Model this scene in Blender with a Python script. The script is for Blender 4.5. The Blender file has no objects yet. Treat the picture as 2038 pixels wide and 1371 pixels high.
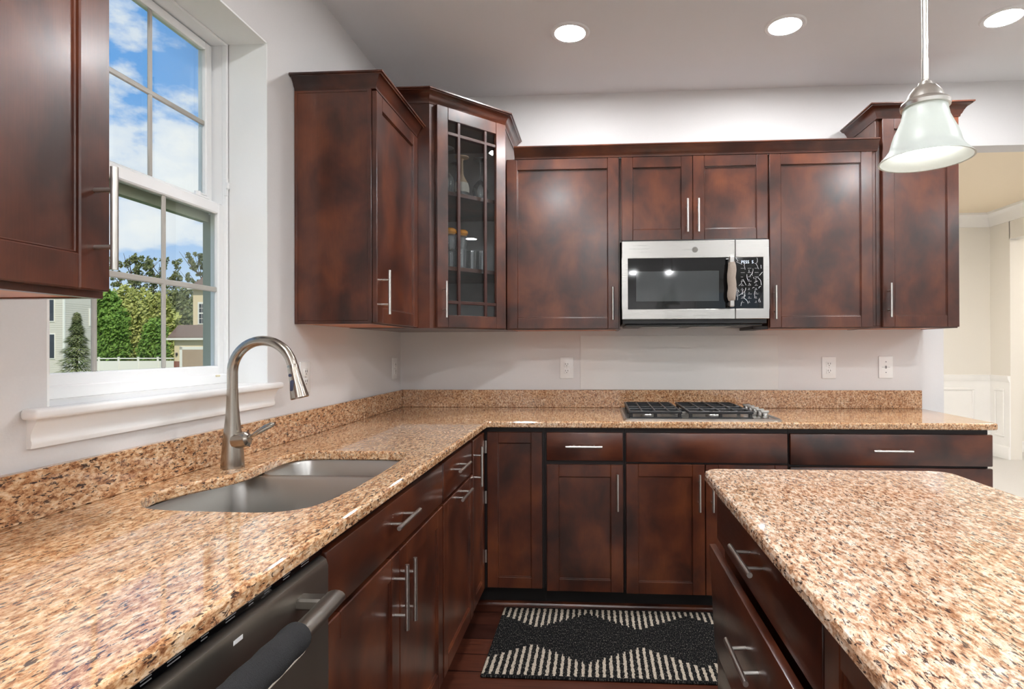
import bpy, bmesh, math, random
from mathutils import Vector, Matrix
random.seed(7)
D = bpy.data
scene = bpy.context.scene
COL = scene.collection

# ------------------------------------------------------------------ camera
W, H = 2038, 1371
F_PX, YAW, PITCH, ROLL = 1136.06, 0.0616, 0.0030, -0.0031
CX, CY = 1116.77, 687.94
EYE = Vector((1.1636, -3.3301, 1.2627))
_f = Vector((-math.sin(YAW), math.cos(YAW), 0)); _r = Vector((math.cos(YAW), math.sin(YAW), 0)); _u = Vector((0, 0, 1))
_f, _u = _f * math.cos(PITCH) + _u * math.sin(PITCH), _u * math.cos(PITCH) - _f * math.sin(PITCH)
_r, _u = _r * math.cos(ROLL) + _u * math.sin(ROLL), _u * math.cos(ROLL) - _r * math.sin(ROLL)
cam = D.cameras.new('camera')
cam.sensor_width = 36.0
cam.lens = F_PX / W * 36.0
cam.shift_x = -(CX - W / 2) / W
cam.shift_y = (CY - H / 2) / W
cam.clip_start = 0.02
cam.clip_end = 600
cam_ob = D.objects.new('camera', cam)
COL.objects.link(cam_ob)
cam_ob.matrix_world = Matrix(((_r.x, _u.x, -_f.x, EYE.x), (_r.y, _u.y, -_f.y, EYE.y), (_r.z, _u.z, -_f.z, EYE.z), (0, 0, 0, 1)))
scene.camera = cam_ob

# ------------------------------------------------------------------ view + sky + sun
vs = scene.view_settings
vs.view_transform = 'Standard'; vs.look = 'None'; vs.exposure = 0.14; vs.gamma = 1.0; vs.use_curve_mapping = False
LAMP_POWER = 500.0       # emission strength of the recessed lamps
DIM_POWER = 270.0        # the row over the cooktop is dimmed
SKY_POWER = 0.93
SUN_POWER = 3.0

def ramp(nt, stops, interp='LINEAR'):
    n = nt.nodes.new('ShaderNodeValToRGB'); cr = n.color_ramp; cr.interpolation = interp
    while len(cr.elements) < len(stops): cr.elements.new(0.5)
    for e, (p, c) in zip(cr.elements, stops):
        e.position = p; e.color = (*c, 1)
    return n
def lin(r, g, b):
    def f(c):
        c /= 255.0
        return c / 12.92 if c <= 0.04045 else ((c + 0.055) / 1.055) ** 2.4
    return (f(r), f(g), f(b))

world = D.worlds.new('sky'); scene.world = world; world.use_nodes = True
nt = world.node_tree; nt.nodes.clear()
tc = nt.nodes.new('ShaderNodeTexCoord'); sep = nt.nodes.new('ShaderNodeSeparateXYZ')
nt.links.new(tc.outputs['Generated'], sep.inputs[0])
grad = ramp(nt, [(0.0, lin(150, 160, 150)), (0.495, lin(205, 220, 228)), (0.52, lin(222, 236, 250)), (0.57, lin(176, 208, 248)), (0.68, lin(112, 172, 238)), (1.0, lin(70, 140, 225))])
mr = nt.nodes.new('ShaderNodeMapRange'); mr.inputs[1].default_value = -1; mr.inputs[2].default_value = 1
nt.links.new(sep.outputs[2], mr.inputs[0]); nt.links.new(mr.outputs[0], grad.inputs[0])
mp = nt.nodes.new('ShaderNodeMapping'); mp.inputs['Scale'].default_value = (1, 1, 1.8); mp.inputs['Location'].default_value = (0.62, 0.3, 0.15)
nz = nt.nodes.new('ShaderNodeTexNoise'); nz.inputs['Scale'].default_value = 6.0; nz.inputs['Detail'].default_value = 9; nz.inputs['Roughness'].default_value = 0.55
nt.links.new(tc.outputs['Generated'], mp.inputs[0]); nt.links.new(mp.outputs[0], nz.inputs[0])
cl = ramp(nt, [(0.495, (0, 0, 0)), (0.56, (0.75, 0.75, 0.75)), (0.66, (1, 1, 1))])
nt.links.new(nz.outputs[0], cl.inputs[0])
mx = nt.nodes.new('ShaderNodeMixRGB'); mx.inputs[2].default_value = (*lin(246, 249, 252), 1)
nt.links.new(cl.outputs[0], mx.inputs[0]); nt.links.new(grad.outputs[0], mx.inputs[1])
bg = nt.nodes.new('ShaderNodeBackground'); bg.inputs[1].default_value = SKY_POWER
nt.links.new(mx.outputs[0], bg.inputs[0])
wo = nt.nodes.new('ShaderNodeOutputWorld'); nt.links.new(bg.outputs[0], wo.inputs[0])

sun = D.lights.new('sun', 'SUN'); sun.energy = SUN_POWER; sun.angle = 0.01; sun.color = (1.0, 0.95, 0.87)
sun_ob = D.objects.new('sun', sun); COL.objects.link(sun_ob)
sun_ob.rotation_euler = Vector((-0.46, 0.60, -0.65)).to_track_quat('-Z', 'Y').to_euler()
sun_ob.location = (10, -5, 12)

# ------------------------------------------------------------------ materials
def mat(name):
    m = D.materials.new(name); m.use_nodes = True
    b = m.node_tree.nodes['Principled BSDF']
    return m, m.node_tree, b
def node(nt, kind, **kw):
    n = nt.nodes.new(kind)
    for k, v in kw.items():
        if k in n.inputs: n.inputs[k].default_value = v
        else: setattr(n, k, v)
    return n
def wpos(nt, scale=(1, 1, 1), rot=(0, 0, 0), loc=(0, 0, 0)):
    g = nt.nodes.new('ShaderNodeNewGeometry')
    m = node(nt, 'ShaderNodeMapping', Scale=scale, Rotation=rot, Location=loc)
    nt.links.new(g.outputs['Position'], m.inputs[0])
    return m.outputs[0]
def noise(nt, vec, scale, detail=3, rough=0.5, dist=0):
    n = node(nt, 'ShaderNodeTexNoise', Scale=scale, Detail=detail, Roughness=rough, Distortion=dist)
    nt.links.new(vec, n.inputs['Vector'])
    return n.outputs[0]
def mix(nt, fac, a, b, mode='MIX'):
    n = nt.nodes.new('ShaderNodeMixRGB'); n.blend_type = mode
    for s, v in ((0, fac), (1, a), (2, b)):
        if isinstance(v, (int, float)): n.inputs[s].default_value = v
        elif isinstance(v, tuple): n.inputs[s].default_value = (*v, 1)
        else: nt.links.new(v, n.inputs[s])
    return n.outputs[0]
def bump(nt, b, h, strength=0.1, dist=0.01):
    n = node(nt, 'ShaderNodeBump', Strength=strength, Distance=dist)
    nt.links.new(h, n.inputs['Height']); nt.links.new(n.outputs[0], b.inputs['Normal'])
def plain(name, rgb, rough=0.5, metal=0.0, nscale=0, nstr=0.0, var=0.0, spec=0.5, coat=0.0):
    m, nt, b = mat(name)
    b.inputs['Roughness'].default_value = rough; b.inputs['Metallic'].default_value = metal
    b.inputs['Specular IOR Level'].default_value = spec; b.inputs['Coat Weight'].default_value = coat
    c = lin(*rgb)
    n = noise(nt, wpos(nt), nscale or 8, 4)
    lo = tuple(x * (1 - var) for x in c); hi = tuple(min(1, x * (1 + var)) for x in c)
    r = ramp(nt, [(0.3, lo), (0.7, hi)]); nt.links.new(n, r.inputs[0]); nt.links.new(r.outputs[0], b.inputs['Base Color'])
    if nstr: bump(nt, b, n, nstr)
    return m
def wood(name, horiz=None, dark=(44, 20, 13), mid=(78, 37, 22), light=(108, 56, 30), rough=0.30):
    m, nt, b = mat(name)
    sc = {None: (1, 1, 0.75), 'x': (0.75, 1, 1), 'y': (1, 0.75, 1)}[horiz]
    blot = noise(nt, wpos(nt, sc), 7.0, 4, 0.5, 0.3)
    gs = {None: (420, 420, 14), 'x': (14, 420, 420), 'y': (420, 14, 420)}[horiz]
    grain = noise(nt, wpos(nt, gs), 1.0, 3, 0.6)
    r = ramp(nt, [(0.30, lin(*dark)), (0.50, lin(*mid)), (0.72, lin(*light))]); nt.links.new(blot, r.inputs[0])
    g = ramp(nt, [(0.3, (0.88, 0.87, 0.86)), (0.65, (1.05, 1.04, 1.03))]); nt.links.new(grain, g.inputs[0])
    nt.links.new(mix(nt, 1.0, r.outputs[0], g.outputs[0], 'MULTIPLY'), b.inputs['Base Color'])
    rr = node(nt, 'ShaderNodeMapRange'); rr.inputs[3].default_value = rough - 0.05; rr.inputs[4].default_value = rough + 0.10
    nt.links.new(grain, rr.inputs[0]); nt.links.new(rr.outputs[0], b.inputs['Roughness'])
    b.inputs['Coat Weight'].default_value = 0.45; b.inputs['Coat Roughness'].default_value = 0.20
    bump(nt, b, grain, 0.04, 0.002)
    return m
M = {}
M['wood'] = wood('cherry_wood')
M['wood_x'] = wood('cherry_wood_grain_x', 'x')
M['wood_y'] = wood('cherry_wood_grain_y', 'y')
M['natural_wood'] = wood('natural_birch', 'y', (170, 88, 36), (196, 108, 48), (208, 124, 60), 0.45)
M['dark_gap'] = plain('dark_gap_frame', (26, 12, 9), 0.5)  # base bodies near-black: shade of the door gaps put into the colour
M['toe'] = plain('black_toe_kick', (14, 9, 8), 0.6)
M['cab_inside'] = plain('cabinet_interior', (205, 202, 200), 0.6, var=0.08)
M['wall'] = plain('wall_paint', (222, 220, 219), 0.75, nscale=160, nstr=0.03, var=0.01)
M['wall_white'] = plain('window_return_paint', (250, 251, 250), 0.6, nscale=120, nstr=0.02)
M['cream'] = plain('cream_wall_paint', (236, 232, 224), 0.8, nscale=120, nstr=0.02)
M['ceiling'] = plain('ceiling_paint', (232, 232, 233), 0.85, nscale=200, nstr=0.05)
M['tan'] = plain('tan_ceiling_paint', (243, 228, 204), 0.85, nscale=200, nstr=0.05)
M['trim'] = plain('white_trim_paint', (248, 247, 245), 0.35, var=0.01)
M['vinyl'] = plain('white_vinyl', (250, 251, 251), 0.3)
M['muntin'] = plain('window_grille_backlit', (178, 174, 166), 0.4)  # white grilles darkened: their backlit shade is put into the colour
M['track'] = plain('window_outer_track', (158, 166, 146), 0.5)
M['plate'] = plain('outlet_plastic', (240, 240, 238), 0.3)
M['slot'] = plain('outlet_slot', (60, 58, 56), 0.5)
M['black'] = plain('black_plastic', (16, 16, 18), 0.35)
M['black_gloss'] = plain('black_gloss', (8, 8, 10), 0.04, spec=0.5)
M['iron'] = plain('cast_iron', (30, 31, 34), 0.38, nscale=300, nstr=0.1)
M['sleeve'] = plain('black_foam_sleeve', (34, 34, 36), 0.85, nscale=900, nstr=0.6, var=0.5)
M['cloth'] = plain('grey_beige_cloth', (172, 158, 146), 0.9, nscale=400, nstr=0.6, var=0.12)
M['white_plastic'] = plain('white_plastic', (236, 236, 236), 0.4)
M['carpet'] = plain('pale_grey_carpet', (222, 219, 215), 0.95, nscale=400, nstr=0.8, var=0.1)
M['grey_mark'] = plain('printed_grey_marks', (130, 130, 132), 0.5)
M['lattice'] = plain('lattice_wood', (58, 26, 18), 0.35)
M['twine'] = plain('twine', (205, 178, 148), 0.9, nscale=600, nstr=0.6, var=0.2)
M['lace'] = plain('lace', (232, 226, 212), 0.9, nscale=500, nstr=0.8, var=0.15)
M['amber'] = plain('amber_glass', (238, 160, 50), 0.1)

def steel(name, rgb=(182, 180, 176), rough=0.28, axis='x', streak=300, metal=1.0):
    m, nt, b = mat(name)
    sc = {'x': (4, streak, streak), 'y': (streak, 4, streak), 'z': (streak, streak, 4)}[axis]
    n = noise(nt, wpos(nt, sc), 1.0, 2)
    c = lin(*rgb)
    r = ramp(nt, [(0.3, tuple(x * 0.97 for x in c)), (0.7, c)]); nt.links.new(n, r.inputs[0]); nt.links.new(r.outputs[0], b.inputs['Base Color'])
    b.inputs['Metallic'].default_value = metal
    rr = node(nt, 'ShaderNodeMapRange'); rr.inputs[3].default_value = rough - 0.04; rr.inputs[4].default_value = rough + 0.06
    nt.links.new(n, rr.inputs[0]); nt.links.new(rr.outputs[0], b.inputs['Roughness'])
    return m
M['steel'] = steel('brushed_stainless')
M['steel_y'] = steel('brushed_stainless_y', axis='y')
M['dw_steel'] = steel('dark_stainless', (150, 145, 138), 0.36, 'z')
M['nickel'] = plain('brushed_nickel', (216, 213, 207), 0.30, 1.0)
M['faucet'] = plain('faucet_stainless', (172, 164, 154), 0.23, 1.0)
M['sink'] = plain('sink_stainless', (186, 184, 180), 0.32, 1.0)

def glass_thin(name, tint=(1, 1, 1), refl=0.10, rough=0.0):
    m = D.materials.new(name); m.use_nodes = True; nt = m.node_tree; nt.nodes.clear()
    t = node(nt, 'ShaderNodeBsdfTransparent'); t.inputs[0].default_value = (*tint, 1)
    g = node(nt, 'ShaderNodeBsdfGlossy', Roughness=rough)
    fr = node(nt, 'ShaderNodeLayerWeight', Blend=refl)
    ms = nt.nodes.new('ShaderNodeMixShader'); o = nt.nodes.new('ShaderNodeOutputMaterial')
    nt.links.new(fr.outputs['Fresnel'], ms.inputs[0]); nt.links.new(t.outputs[0], ms.inputs[1]); nt.links.new(g.outputs[0], ms.inputs[2])
    nt.links.new(ms.outputs[0], o.inputs[0])
    return m
M['pane'] = glass_thin('window_glass', (0.97, 0.985, 0.97), 0.15)
M['door_glass'] = glass_thin('cabinet_glass', (0.93, 0.95, 0.96), 0.28)
M['stemware'] = glass_thin('stemware_glass', (0.90, 0.92, 0.92), 0.6)
m = M['stemware']; nt = m.node_tree; o = nt.nodes['Material Output']; sh0 = o.inputs[0].links[0].from_socket
df = node(nt, 'ShaderNodeBsdfDiffuse'); df.inputs[0].default_value = (0.85, 0.87, 0.88, 1)
m2 = nt.nodes.new('ShaderNodeMixShader'); m2.inputs[0].default_value = 0.14
nt.links.new(sh0, m2.inputs[1]); nt.links.new(df.outputs[0], m2.inputs[2]); nt.links.new(m2.outputs[0], o.inputs[0])
M['film'] = glass_thin('clear_film', (1, 1, 1), 0.04, 0.12)

def emit(name, rgb, strength):
    m = D.materials.new(name); m.use_nodes = True; nt = m.node_tree; nt.nodes.clear()
    e = node(nt, 'ShaderNodeEmission', Strength=strength); e.inputs[0].default_value = (*rgb, 1)
    o = nt.nodes.new('ShaderNodeOutputMaterial'); nt.links.new(e.outputs[0], o.inputs[0])
    return m
M['lamp'] = emit('recessed_lamp_light', (0.97, 0.985, 1.0), LAMP_POWER)
M['lamp_dim'] = emit('dimmed_recessed_light', (0.97, 0.985, 1.0), DIM_POWER)
M['fill_warm'] = emit('dining_fill_light', (1.0, 0.95, 0.88), LAMP_POWER * 1.3)  # emission of the lamps added beyond the opening
M['bulb'] = emit('pendant_bulb_light', (1.0, 0.97, 0.92), 7)
M['display'] = emit('display_digits', (0.75, 0.85, 1.0), 1.6)

# frosted white pendant glass
m, nt, b = mat('frosted_pendant_glass'); M['frost'] = m
b.inputs['Base Color'].default_value = (*lin(206, 212, 208), 1); b.inputs['Roughness'].default_value = 0.4
tr = node(nt, 'ShaderNodeBsdfTranslucent'); tr.inputs[0].default_value = (*lin(226, 234, 226), 1)
ms = nt.nodes.new('ShaderNodeMixShader'); ms.inputs[0].default_value = 0.16
o = nt.nodes['Material Output']
nt.links.new(b.outputs[0], ms.inputs[1]); nt.links.new(tr.outputs[0], ms.inputs[2]); nt.links.new(ms.outputs[0], o.inputs[0])
bump(nt, b, noise(nt, wpos(nt, (30, 30, 200)), 1.0, 2), 0.05, 0.002)

def granite(name, cols, rot=0.6, dark=0.40, sharp=0.035, tint=(0.98, 0.88, 0.78)):
    m, nt, b = mat(name)
    P = wpos(nt, (1.0, 0.45, 0.9), (0, 0, rot))
    n1 = noise(nt, P, 120, 7, 0.72, 0.3)
    n2 = noise(nt, wpos(nt, (1.0, 0.30, 0.8), (0, 0, rot), (3.1, 1.7, 0.4)), 210, 5, 0.65, 0.6)
    n3 = noise(nt, wpos(nt, (1, 1, 1), (0, 0, rot), (5, 2, 1)), 9, 4, 0.6)
    n4 = noise(nt, wpos(nt, (1, 0.5, 1), (0, 0, rot), (1, 7, 3)), 45, 4, 0.65, 0.4)
    v = node(nt, 'ShaderNodeTexVoronoi', Scale=260); nt.links.new(P, v.inputs['Vector'])
    r = ramp(nt, [(p_, lin(*c_)) for p_, c_ in zip((0.33, 0.43, 0.49, 0.55, 0.66), cols)])
    nt.links.new(n1, r.inputs[0])
    tone = ramp(nt, [(0.36, tint), (0.62, (1.05, 1.05, 1.06))]); nt.links.new(n3, tone.inputs[0])
    c = mix(nt, 0.85, r.outputs[0], tone.outputs[0], 'MULTIPLY')
    t4 = ramp(nt, [(0.40, (0.70, 0.58, 0.48)), (0.50, (1, 1, 1))]); nt.links.new(n4, t4.inputs[0])
    c = mix(nt, 0.7, c, t4.outputs[0], 'MULTIPLY')
    vc = ramp(nt, [(0.0, (0.70, 0.66, 0.64)), (0.6, (1.06, 1.06, 1.06))]); nt.links.new(v.outputs['Color'], vc.inputs[0])
    c = mix(nt, 0.45, c, vc.outputs[0], 'MULTIPLY')
    fl = ramp(nt, [(dark - sharp, (0.95, 0.95, 0.95)), (dark + 0.01, (0, 0, 0))]); nt.links.new(n2, fl.inputs[0])
    c = mix(nt, fl.outputs[0], c, lin(58, 44, 42))
    nt.links.new(c, b.inputs['Base Color'])
    b.inputs['Roughness'].default_value = 0.07
    b.inputs['Specular IOR Level'].default_value = 0.6
    b.inputs['Coat Weight'].default_value = 0.4; b.inputs['Coat Roughness'].default_value = 0.03
    return m
M['granite'] = granite('granite_worktop', [(120, 78, 52), (184, 134, 96), (216, 174, 132), (230, 198, 160), (242, 224, 200)], dark=0.432)
M['granite_splash'] = granite('granite_backsplash', [(100, 66, 46), (172, 124, 88), (206, 162, 122), (222, 188, 150), (234, 212, 184)], dark=0.43, sharp=0.03)
M['granite_island'] = granite('granite_island', [(132, 94, 74), (196, 152, 118), (226, 190, 160), (240, 218, 194), (251, 243, 230)], rot=-0.5, dark=0.437, tint=(0.98, 0.91, 0.84))

# hardwood floor
m, nt, b = mat('hardwood_floor'); M['floor'] = m
P = wpos(nt)
br = node(nt, 'ShaderNodeTexBrick', Scale=1.0); br.inputs['Brick Width'].default_value = 1.1; br.inputs['Row Height'].default_value = 0.125
br.inputs['Mortar Size'].default_value = 0.003; br.inputs['Color1'].default_value = (*lin(52, 28, 22), 1); br.inputs['Color2'].default_value = (*lin(88, 48, 35), 1); br.inputs['Mortar'].default_value = (*lin(28, 12, 10), 1)
nt.links.new(P, br.inputs['Vector'])
gr = noise(nt, wpos(nt, (6, 90, 1)), 1.0, 4, 0.6, 0.6)
gc = ramp(nt, [(0.3, (0.6, 0.55, 0.55)), (0.7, (1.15, 1.1, 1.05))]); nt.links.new(gr, gc.inputs[0])
nt.links.new(mix(nt, 1, br.outputs[0], gc.outputs[0], 'MULTIPLY'), b.inputs['Base Color'])
b.inputs['Roughness'].default_value = 0.3

# ------------------------------------------------------------------ mesh helpers
Z = Vector((0, 0, 1))
class Fr:
    """local frame: u along the face, n outward, z up"""
    def __init__(s, o, u, n): s.o = Vector(o); s.u = Vector(u).normalized(); s.n = Vector(n).normalized()
    def p(s, u, n, z): return s.o + s.u * u + s.n * n + Z * z
WORLD = Fr((0, 0, 0), (1, 0, 0), (0, 1, 0))
class B:
    def __init__(s): s.bm = bmesh.new()
    def _xf(s, verts, F):
        for v in verts: v.co = F.p(v.co.x, v.co.y, v.co.z)
    def box(s, a, c, bev=0.0, F=WORLD, seg=1):
        r = bmesh.ops.create_cube(s.bm, size=1.0); vs_ = r['verts']
        lo = [min(a[i], c[i]) for i in range(3)]; hi = [max(a[i], c[i]) for i in range(3)]
        for v in vs_:
            v.co = Vector([lo[i] + (v.co[i] + 0.5) * (hi[i] - lo[i]) for i in range(3)])
        if bev:
            ed = list({e for v in vs_ for e in v.link_edges})
            bv = min(bev, 0.45 * min(hi[i] - lo[i] for i in range(3)))
            r2 = bmesh.ops.bevel(s.bm, geom=ed, offset=bv, segments=seg, affect='EDGES', profile=0.5)
            vs_ = list({v for f in r2['faces'] for v in f.verts} | {v for v in vs_ if v.is_valid})
        s._xf(vs_, F)
        return s
    def rings(s, rings, cap=True, closed=False):
        rr = [[s.bm.verts.new(p) for p in ring] for ring in rings]
        n = len(rr[0]); m_ = len(rr)
        for i in range(m_ if closed else m_ - 1):
            a, c = rr[i], rr[(i + 1) % m_]
            for k in range(n):
                s.bm.faces.new((a[k], a[(k + 1) % n], c[(k + 1) % n], c[k]))
        if cap and not closed:
            s.bm.faces.new(rr[0][::-1]); s.bm.faces.new(rr[-1])
        return s
    def tube(s, path, rad, seg=12, cap=True, flat=None):
        path = [Vector(p) for p in path]
        rad = rad if isinstance(rad, (list, tuple)) else [rad] * len(path)
        rings = []; prev = None
        for i, p in enumerate(path):
            t = (path[min(i + 1, len(path) - 1)] - path[max(i - 1, 0)]).normalized()
            if prev is None:
                ref = Vector((0, 0, 1)) if abs(t.z) < 0.9 else Vector((0, 1, 0))
                x = t.cross(ref).normalized()
            else:
                x = (prev - t * prev.dot(t)).normalized()
            prev = x; y = t.cross(x)
            fl = flat or (1, 1)
            rings.append([p + (x * math.cos(2 * math.pi * k / seg) * fl[0] + y * math.sin(2 * math.pi * k / seg) * fl[1]) * rad[i] for k in range(seg)])
        return s.rings(rings, cap)
    def cyl(s, a, c, r, r2=None, seg=16): return s.tube([a, c], [r, r if r2 is None else r2], seg)
    def lathe(s, prof, c, seg=32, cap=True, F=None):
        c = Vector(c)
        rings = [[c + Vector((max(r, 1e-4) * math.cos(2 * math.pi * k / seg), max(r, 1e-4) * math.sin(2 * math.pi * k / seg), z)) for k in range(seg)] for r, z in prof]
        return s.rings(rings, cap)
    def prism(s, poly, z0, z1): return s.rings([[Vector((x, y, z0)) for x, y in poly], [Vector((x, y, z1)) for x, y in poly]])
    def sweep(s, path, prof, closed=False, cap=True):
        """sweep profile (out, z) along a plan polyline path with mitred corners; out is to the RIGHT of travel"""
        n = len(path); rings = []
        for i in range(n):
            p = Vector(path[i][:2])
            d0 = (p - Vector(path[i - 1][:2])).normalized() if i > 0 or closed else None
            d1 = (Vector(path[(i + 1) % n][:2]) - p).normalized() if i < n - 1 or closed else None
            if d0 is None: d0 = d1
            if d1 is None: d1 = d0
            n0 = Vector((d0.y, -d0.x)); n1 = Vector((d1.y, -d1.x))
            mi = (n0 + n1).normalized(); k = 1.0 / max(0.3, mi.dot(n0))
            rings.append([Vector((p.x + mi.x * k * o_, p.y + mi.y * k * o_, z)) for o_, z in prof])
        return s.rings(rings, cap and not closed, closed)
    def quad(s, pts): s.bm.faces.new([s.bm.verts.new(p) for p in pts]); return s
def obj(name, b, material, parent=None, smooth=True, kind=None, loc=None, recalc=True, angle=35):
    if recalc: bmesh.ops.recalc_face_normals(b.bm, faces=b.bm.faces[:])
    me = D.meshes.new(name); b.bm.to_mesh(me); b.bm.free()
    me.materials.append(M[material] if isinstance(material, str) else material)
    if smooth:
        me.polygons.foreach_set('use_smooth', [True] * len(me.polygons))
        me.set_sharp_from_angle(angle=math.radians(angle))
    o = D.objects.new(name, me); COL.objects.link(o)
    base = None
    if parent is not None:
        rt = parent
        while rt.parent: rt = rt.parent
        base = Vector(rt['_base']) if '_base' in rt else Vector((0, 0, 0))
        o.parent = parent
    elif loc is not None:
        base = Vector(loc); o.location = base
    if base is not None and base.length > 0:
        me.transform(Matrix.Translation(-base))
    if kind: o['kind'] = kind
    return o
def thing(name, label, cat, loc=(0, 0, 0), group=None, kind=None):
    o = D.objects.new(name, None); COL.objects.link(o); o.empty_display_size = 0.1
    o.location = loc; o['_base'] = list(loc)
    if label: o['label'] = label
    if cat: o['category'] = cat
    if group: o['group'] = group
    if kind: o['kind'] = kind
    return o
def tag(o, label, cat, group=None, kind=None):
    o['label'] = label; o['category'] = cat
    if group: o['group'] = group
    if kind: o['kind'] = kind
    return o
def copy_tree(o, parent=None):
    c = o.copy(); COL.objects.link(c)
    if parent: c.parent = parent
    for ch in list(o.children): copy_tree(ch, c)
    return c
def struct(name, b, m_, label=None, cat=None, parent=None):
    o = obj(name, b, m_, parent, kind='structure')
    if label and parent is None: o['label'] = label; o['category'] = cat or name.split('_')[0]
    return o
def offset_poly(poly, d):
    """inset (d>0) a counter-clockwise polygon"""
    n = len(poly); out = []
    for i in range(n):
        p0, p1, p2 = Vector(poly[i - 1]), Vector(poly[i]), Vector(poly[(i + 1) % n])
        a = (p1 - p0).normalized(); c = (p2 - p1).normalized()
        na = Vector((-a.y, a.x)); nc = Vector((-c.y, c.x))
        mi = (na + nc)
        mi = mi.normalized() if mi.length > 1e-6 else na
        out.append(tuple(p1 + mi * (d / max(0.35, mi.dot(na)))))
    return out
def round_poly(poly, radii, seg=6):
    n = len(poly); out = []
    for i in range(n):
        r = radii[i] if isinstance(radii, (list, tuple)) else radii
        p0, p1, p2 = Vector(poly[i - 1]), Vector(poly[i]), Vector(poly[(i + 1) % n])
        if r <= 0: out.append(tuple(p1)); continue
        a = (p0 - p1).normalized(); c = (p2 - p1).normalized()
        ang = a.angle(c); t = r / math.tan(ang / 2)
        A = p1 + a * t; Cc = p1 + c * t
        ce = p1 + (a + c).normalized() * (r / math.sin(ang / 2))
        va = A - ce; vc = Cc - ce
        an = va.angle_signed(vc)
        for k in range(seg + 1):
            th = -an * k / seg
            out.append((ce.x + va.x * math.cos(th) - va.y * math.sin(th), ce.y + va.x * math.sin(th) + va.y * math.cos(th)))
    return out
def catmull(pts, sub=4):
    n = len(pts); out = []
    for i in range(n):
        p0, p1, p2, p3 = (Vector(pts[(i + k - 1) % n]) for k in range(4))
        for j in range(sub):
            t = j / sub
            out.append(tuple(0.5 * ((2 * p1) + (p2 - p0) * t + (2 * p0 - 5 * p1 + 4 * p2 - p3) * t * t + (3 * p1 - p0 - 3 * p2 + p3) * t ** 3)))
    return out
def slab(name, outline, z0, z1, material, holes=(), edge=0.006, **kw):
    """stone slab with eased edges and optional holes (outline ccw, holes ccw)"""
    b = B(); bm = b.bm
    def prof(poly, s_):
        lv = [(edge, z1), (edge * 0.3, z1 - edge * 0.3), (0, z1 - edge), (0, z0 + edge * 0.6), (edge * 0.6, z0)]
        rr = [[bm.verts.new((x, y, z)) for x, y in offset_poly(poly, s_ * d)] for d, z in lv]
        n = len(poly)
        for a, c in zip(rr, rr[1:]):
            for k in range(n): bm.faces.new((a[k], a[(k + 1) % n], c[(k + 1) % n], c[k]))
        return rr[0], rr[-1]
    tops = []; bots = []
    for poly, s_ in [(outline, 1)] + [(h, -1) for h in holes]:
        t, bo = prof(poly, s_); tops.append(t); bots.append(bo)
    for loops in (tops, bots):
        es = []
        for lp in loops:
            for k in range(len(lp)):
                a, c = lp[k], lp[(k + 1) % len(lp)]
                es.append(bm.edges.get((a, c)) or bm.edges.new((a, c)))
        bmesh.ops.triangle_fill(bm, use_beauty=True, use_dissolve=False, edges=es)
    return obj(name, b, material, angle=15, **kw)

# ------------------------------------------------------------------ room shell
CH = 2.743
WY0, WY1, WZ0, WZ1 = -2.189, -1.374, 1.140, 2.349      # window opening in the left wall
XE = 8.2; YR = -10.0                                    # right wall, rear wall
b = B(); T = 0.222
b.box((-T, YR, -0.2), (0, WY0, CH + 0.1)); b.box((-T, WY1, -0.2), (0, 0.12, CH + 0.1))
b.box((-T, WY0, -0.2), (0, WY1, WZ0)); b.box((-T, WY0, WZ1), (0, WY1, CH + 0.1))
struct('wall_left', b, 'wall', 'pale grey wall with the window on the left side of the kitchen', 'wall')
b = B(); b.box((0, 0, -0.1), (3.109, 0.12, CH + 0.1)); b.box((3.109, 0, 2.384), (XE, 0.12, CH + 0.1)); b.box((7.2, 0, -0.1), (XE, 0.12, 2.384))
struct('wall_back', b, 'wall', 'pale grey back wall behind the cooktop with opening to the next room', 'wall')
b = B(); b.box((XE, YR, -0.1), (XE + 0.15, 3.9, CH + 0.1))
struct('wall_right', b, 'wall', 'far right wall of the open plan room', 'wall')
b = B(); b.box((0, YR - 0.15, -0.1), (3.3, YR, CH + 0.1)); b.box((5.4, YR - 0.15, -0.1), (XE, YR, CH + 0.1))
b.box((3.3, YR - 0.15, -0.1), (5.4, YR, 0.6)); b.box((3.3, YR - 0.15, 2.5), (5.4, YR, CH + 0.1))
struct('wall_rear', b, 'wall', 'rear wall behind the viewer with a triple window', 'wall')
b = B(); b.box((-T, YR, CH), (XE, 0.1, CH + 0.12))
struct('ceiling', b, 'ceiling', 'flat pale grey kitchen ceiling with recessed lights', 'ceiling')
b = B(); b.box((0, -4.4, -0.12), (3.3, 0.06, 0))
struct('floor', b, 'floor', 'dark reddish brown hardwood plank floor of the kitchen', 'floor')
b = B(); b.box((3.3, YR, -0.12), (XE, 0.06, 0)); b.box((0, YR, -0.12), (3.3, -4.4, 0))  # unseen rear carpet chosen pale so it bounces light to the ceiling
struct('floor', b, 'carpet', 'carpeted floor around the kitchen, its unseen rear made pale to bounce light', 'floor')
b = B(); b.box((0, 0.06, -0.12), (XE, 3.9, 0))
struct('floor', b, 'carpet', 'pale grey carpeted floor of the room beyond the opening', 'floor')
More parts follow.
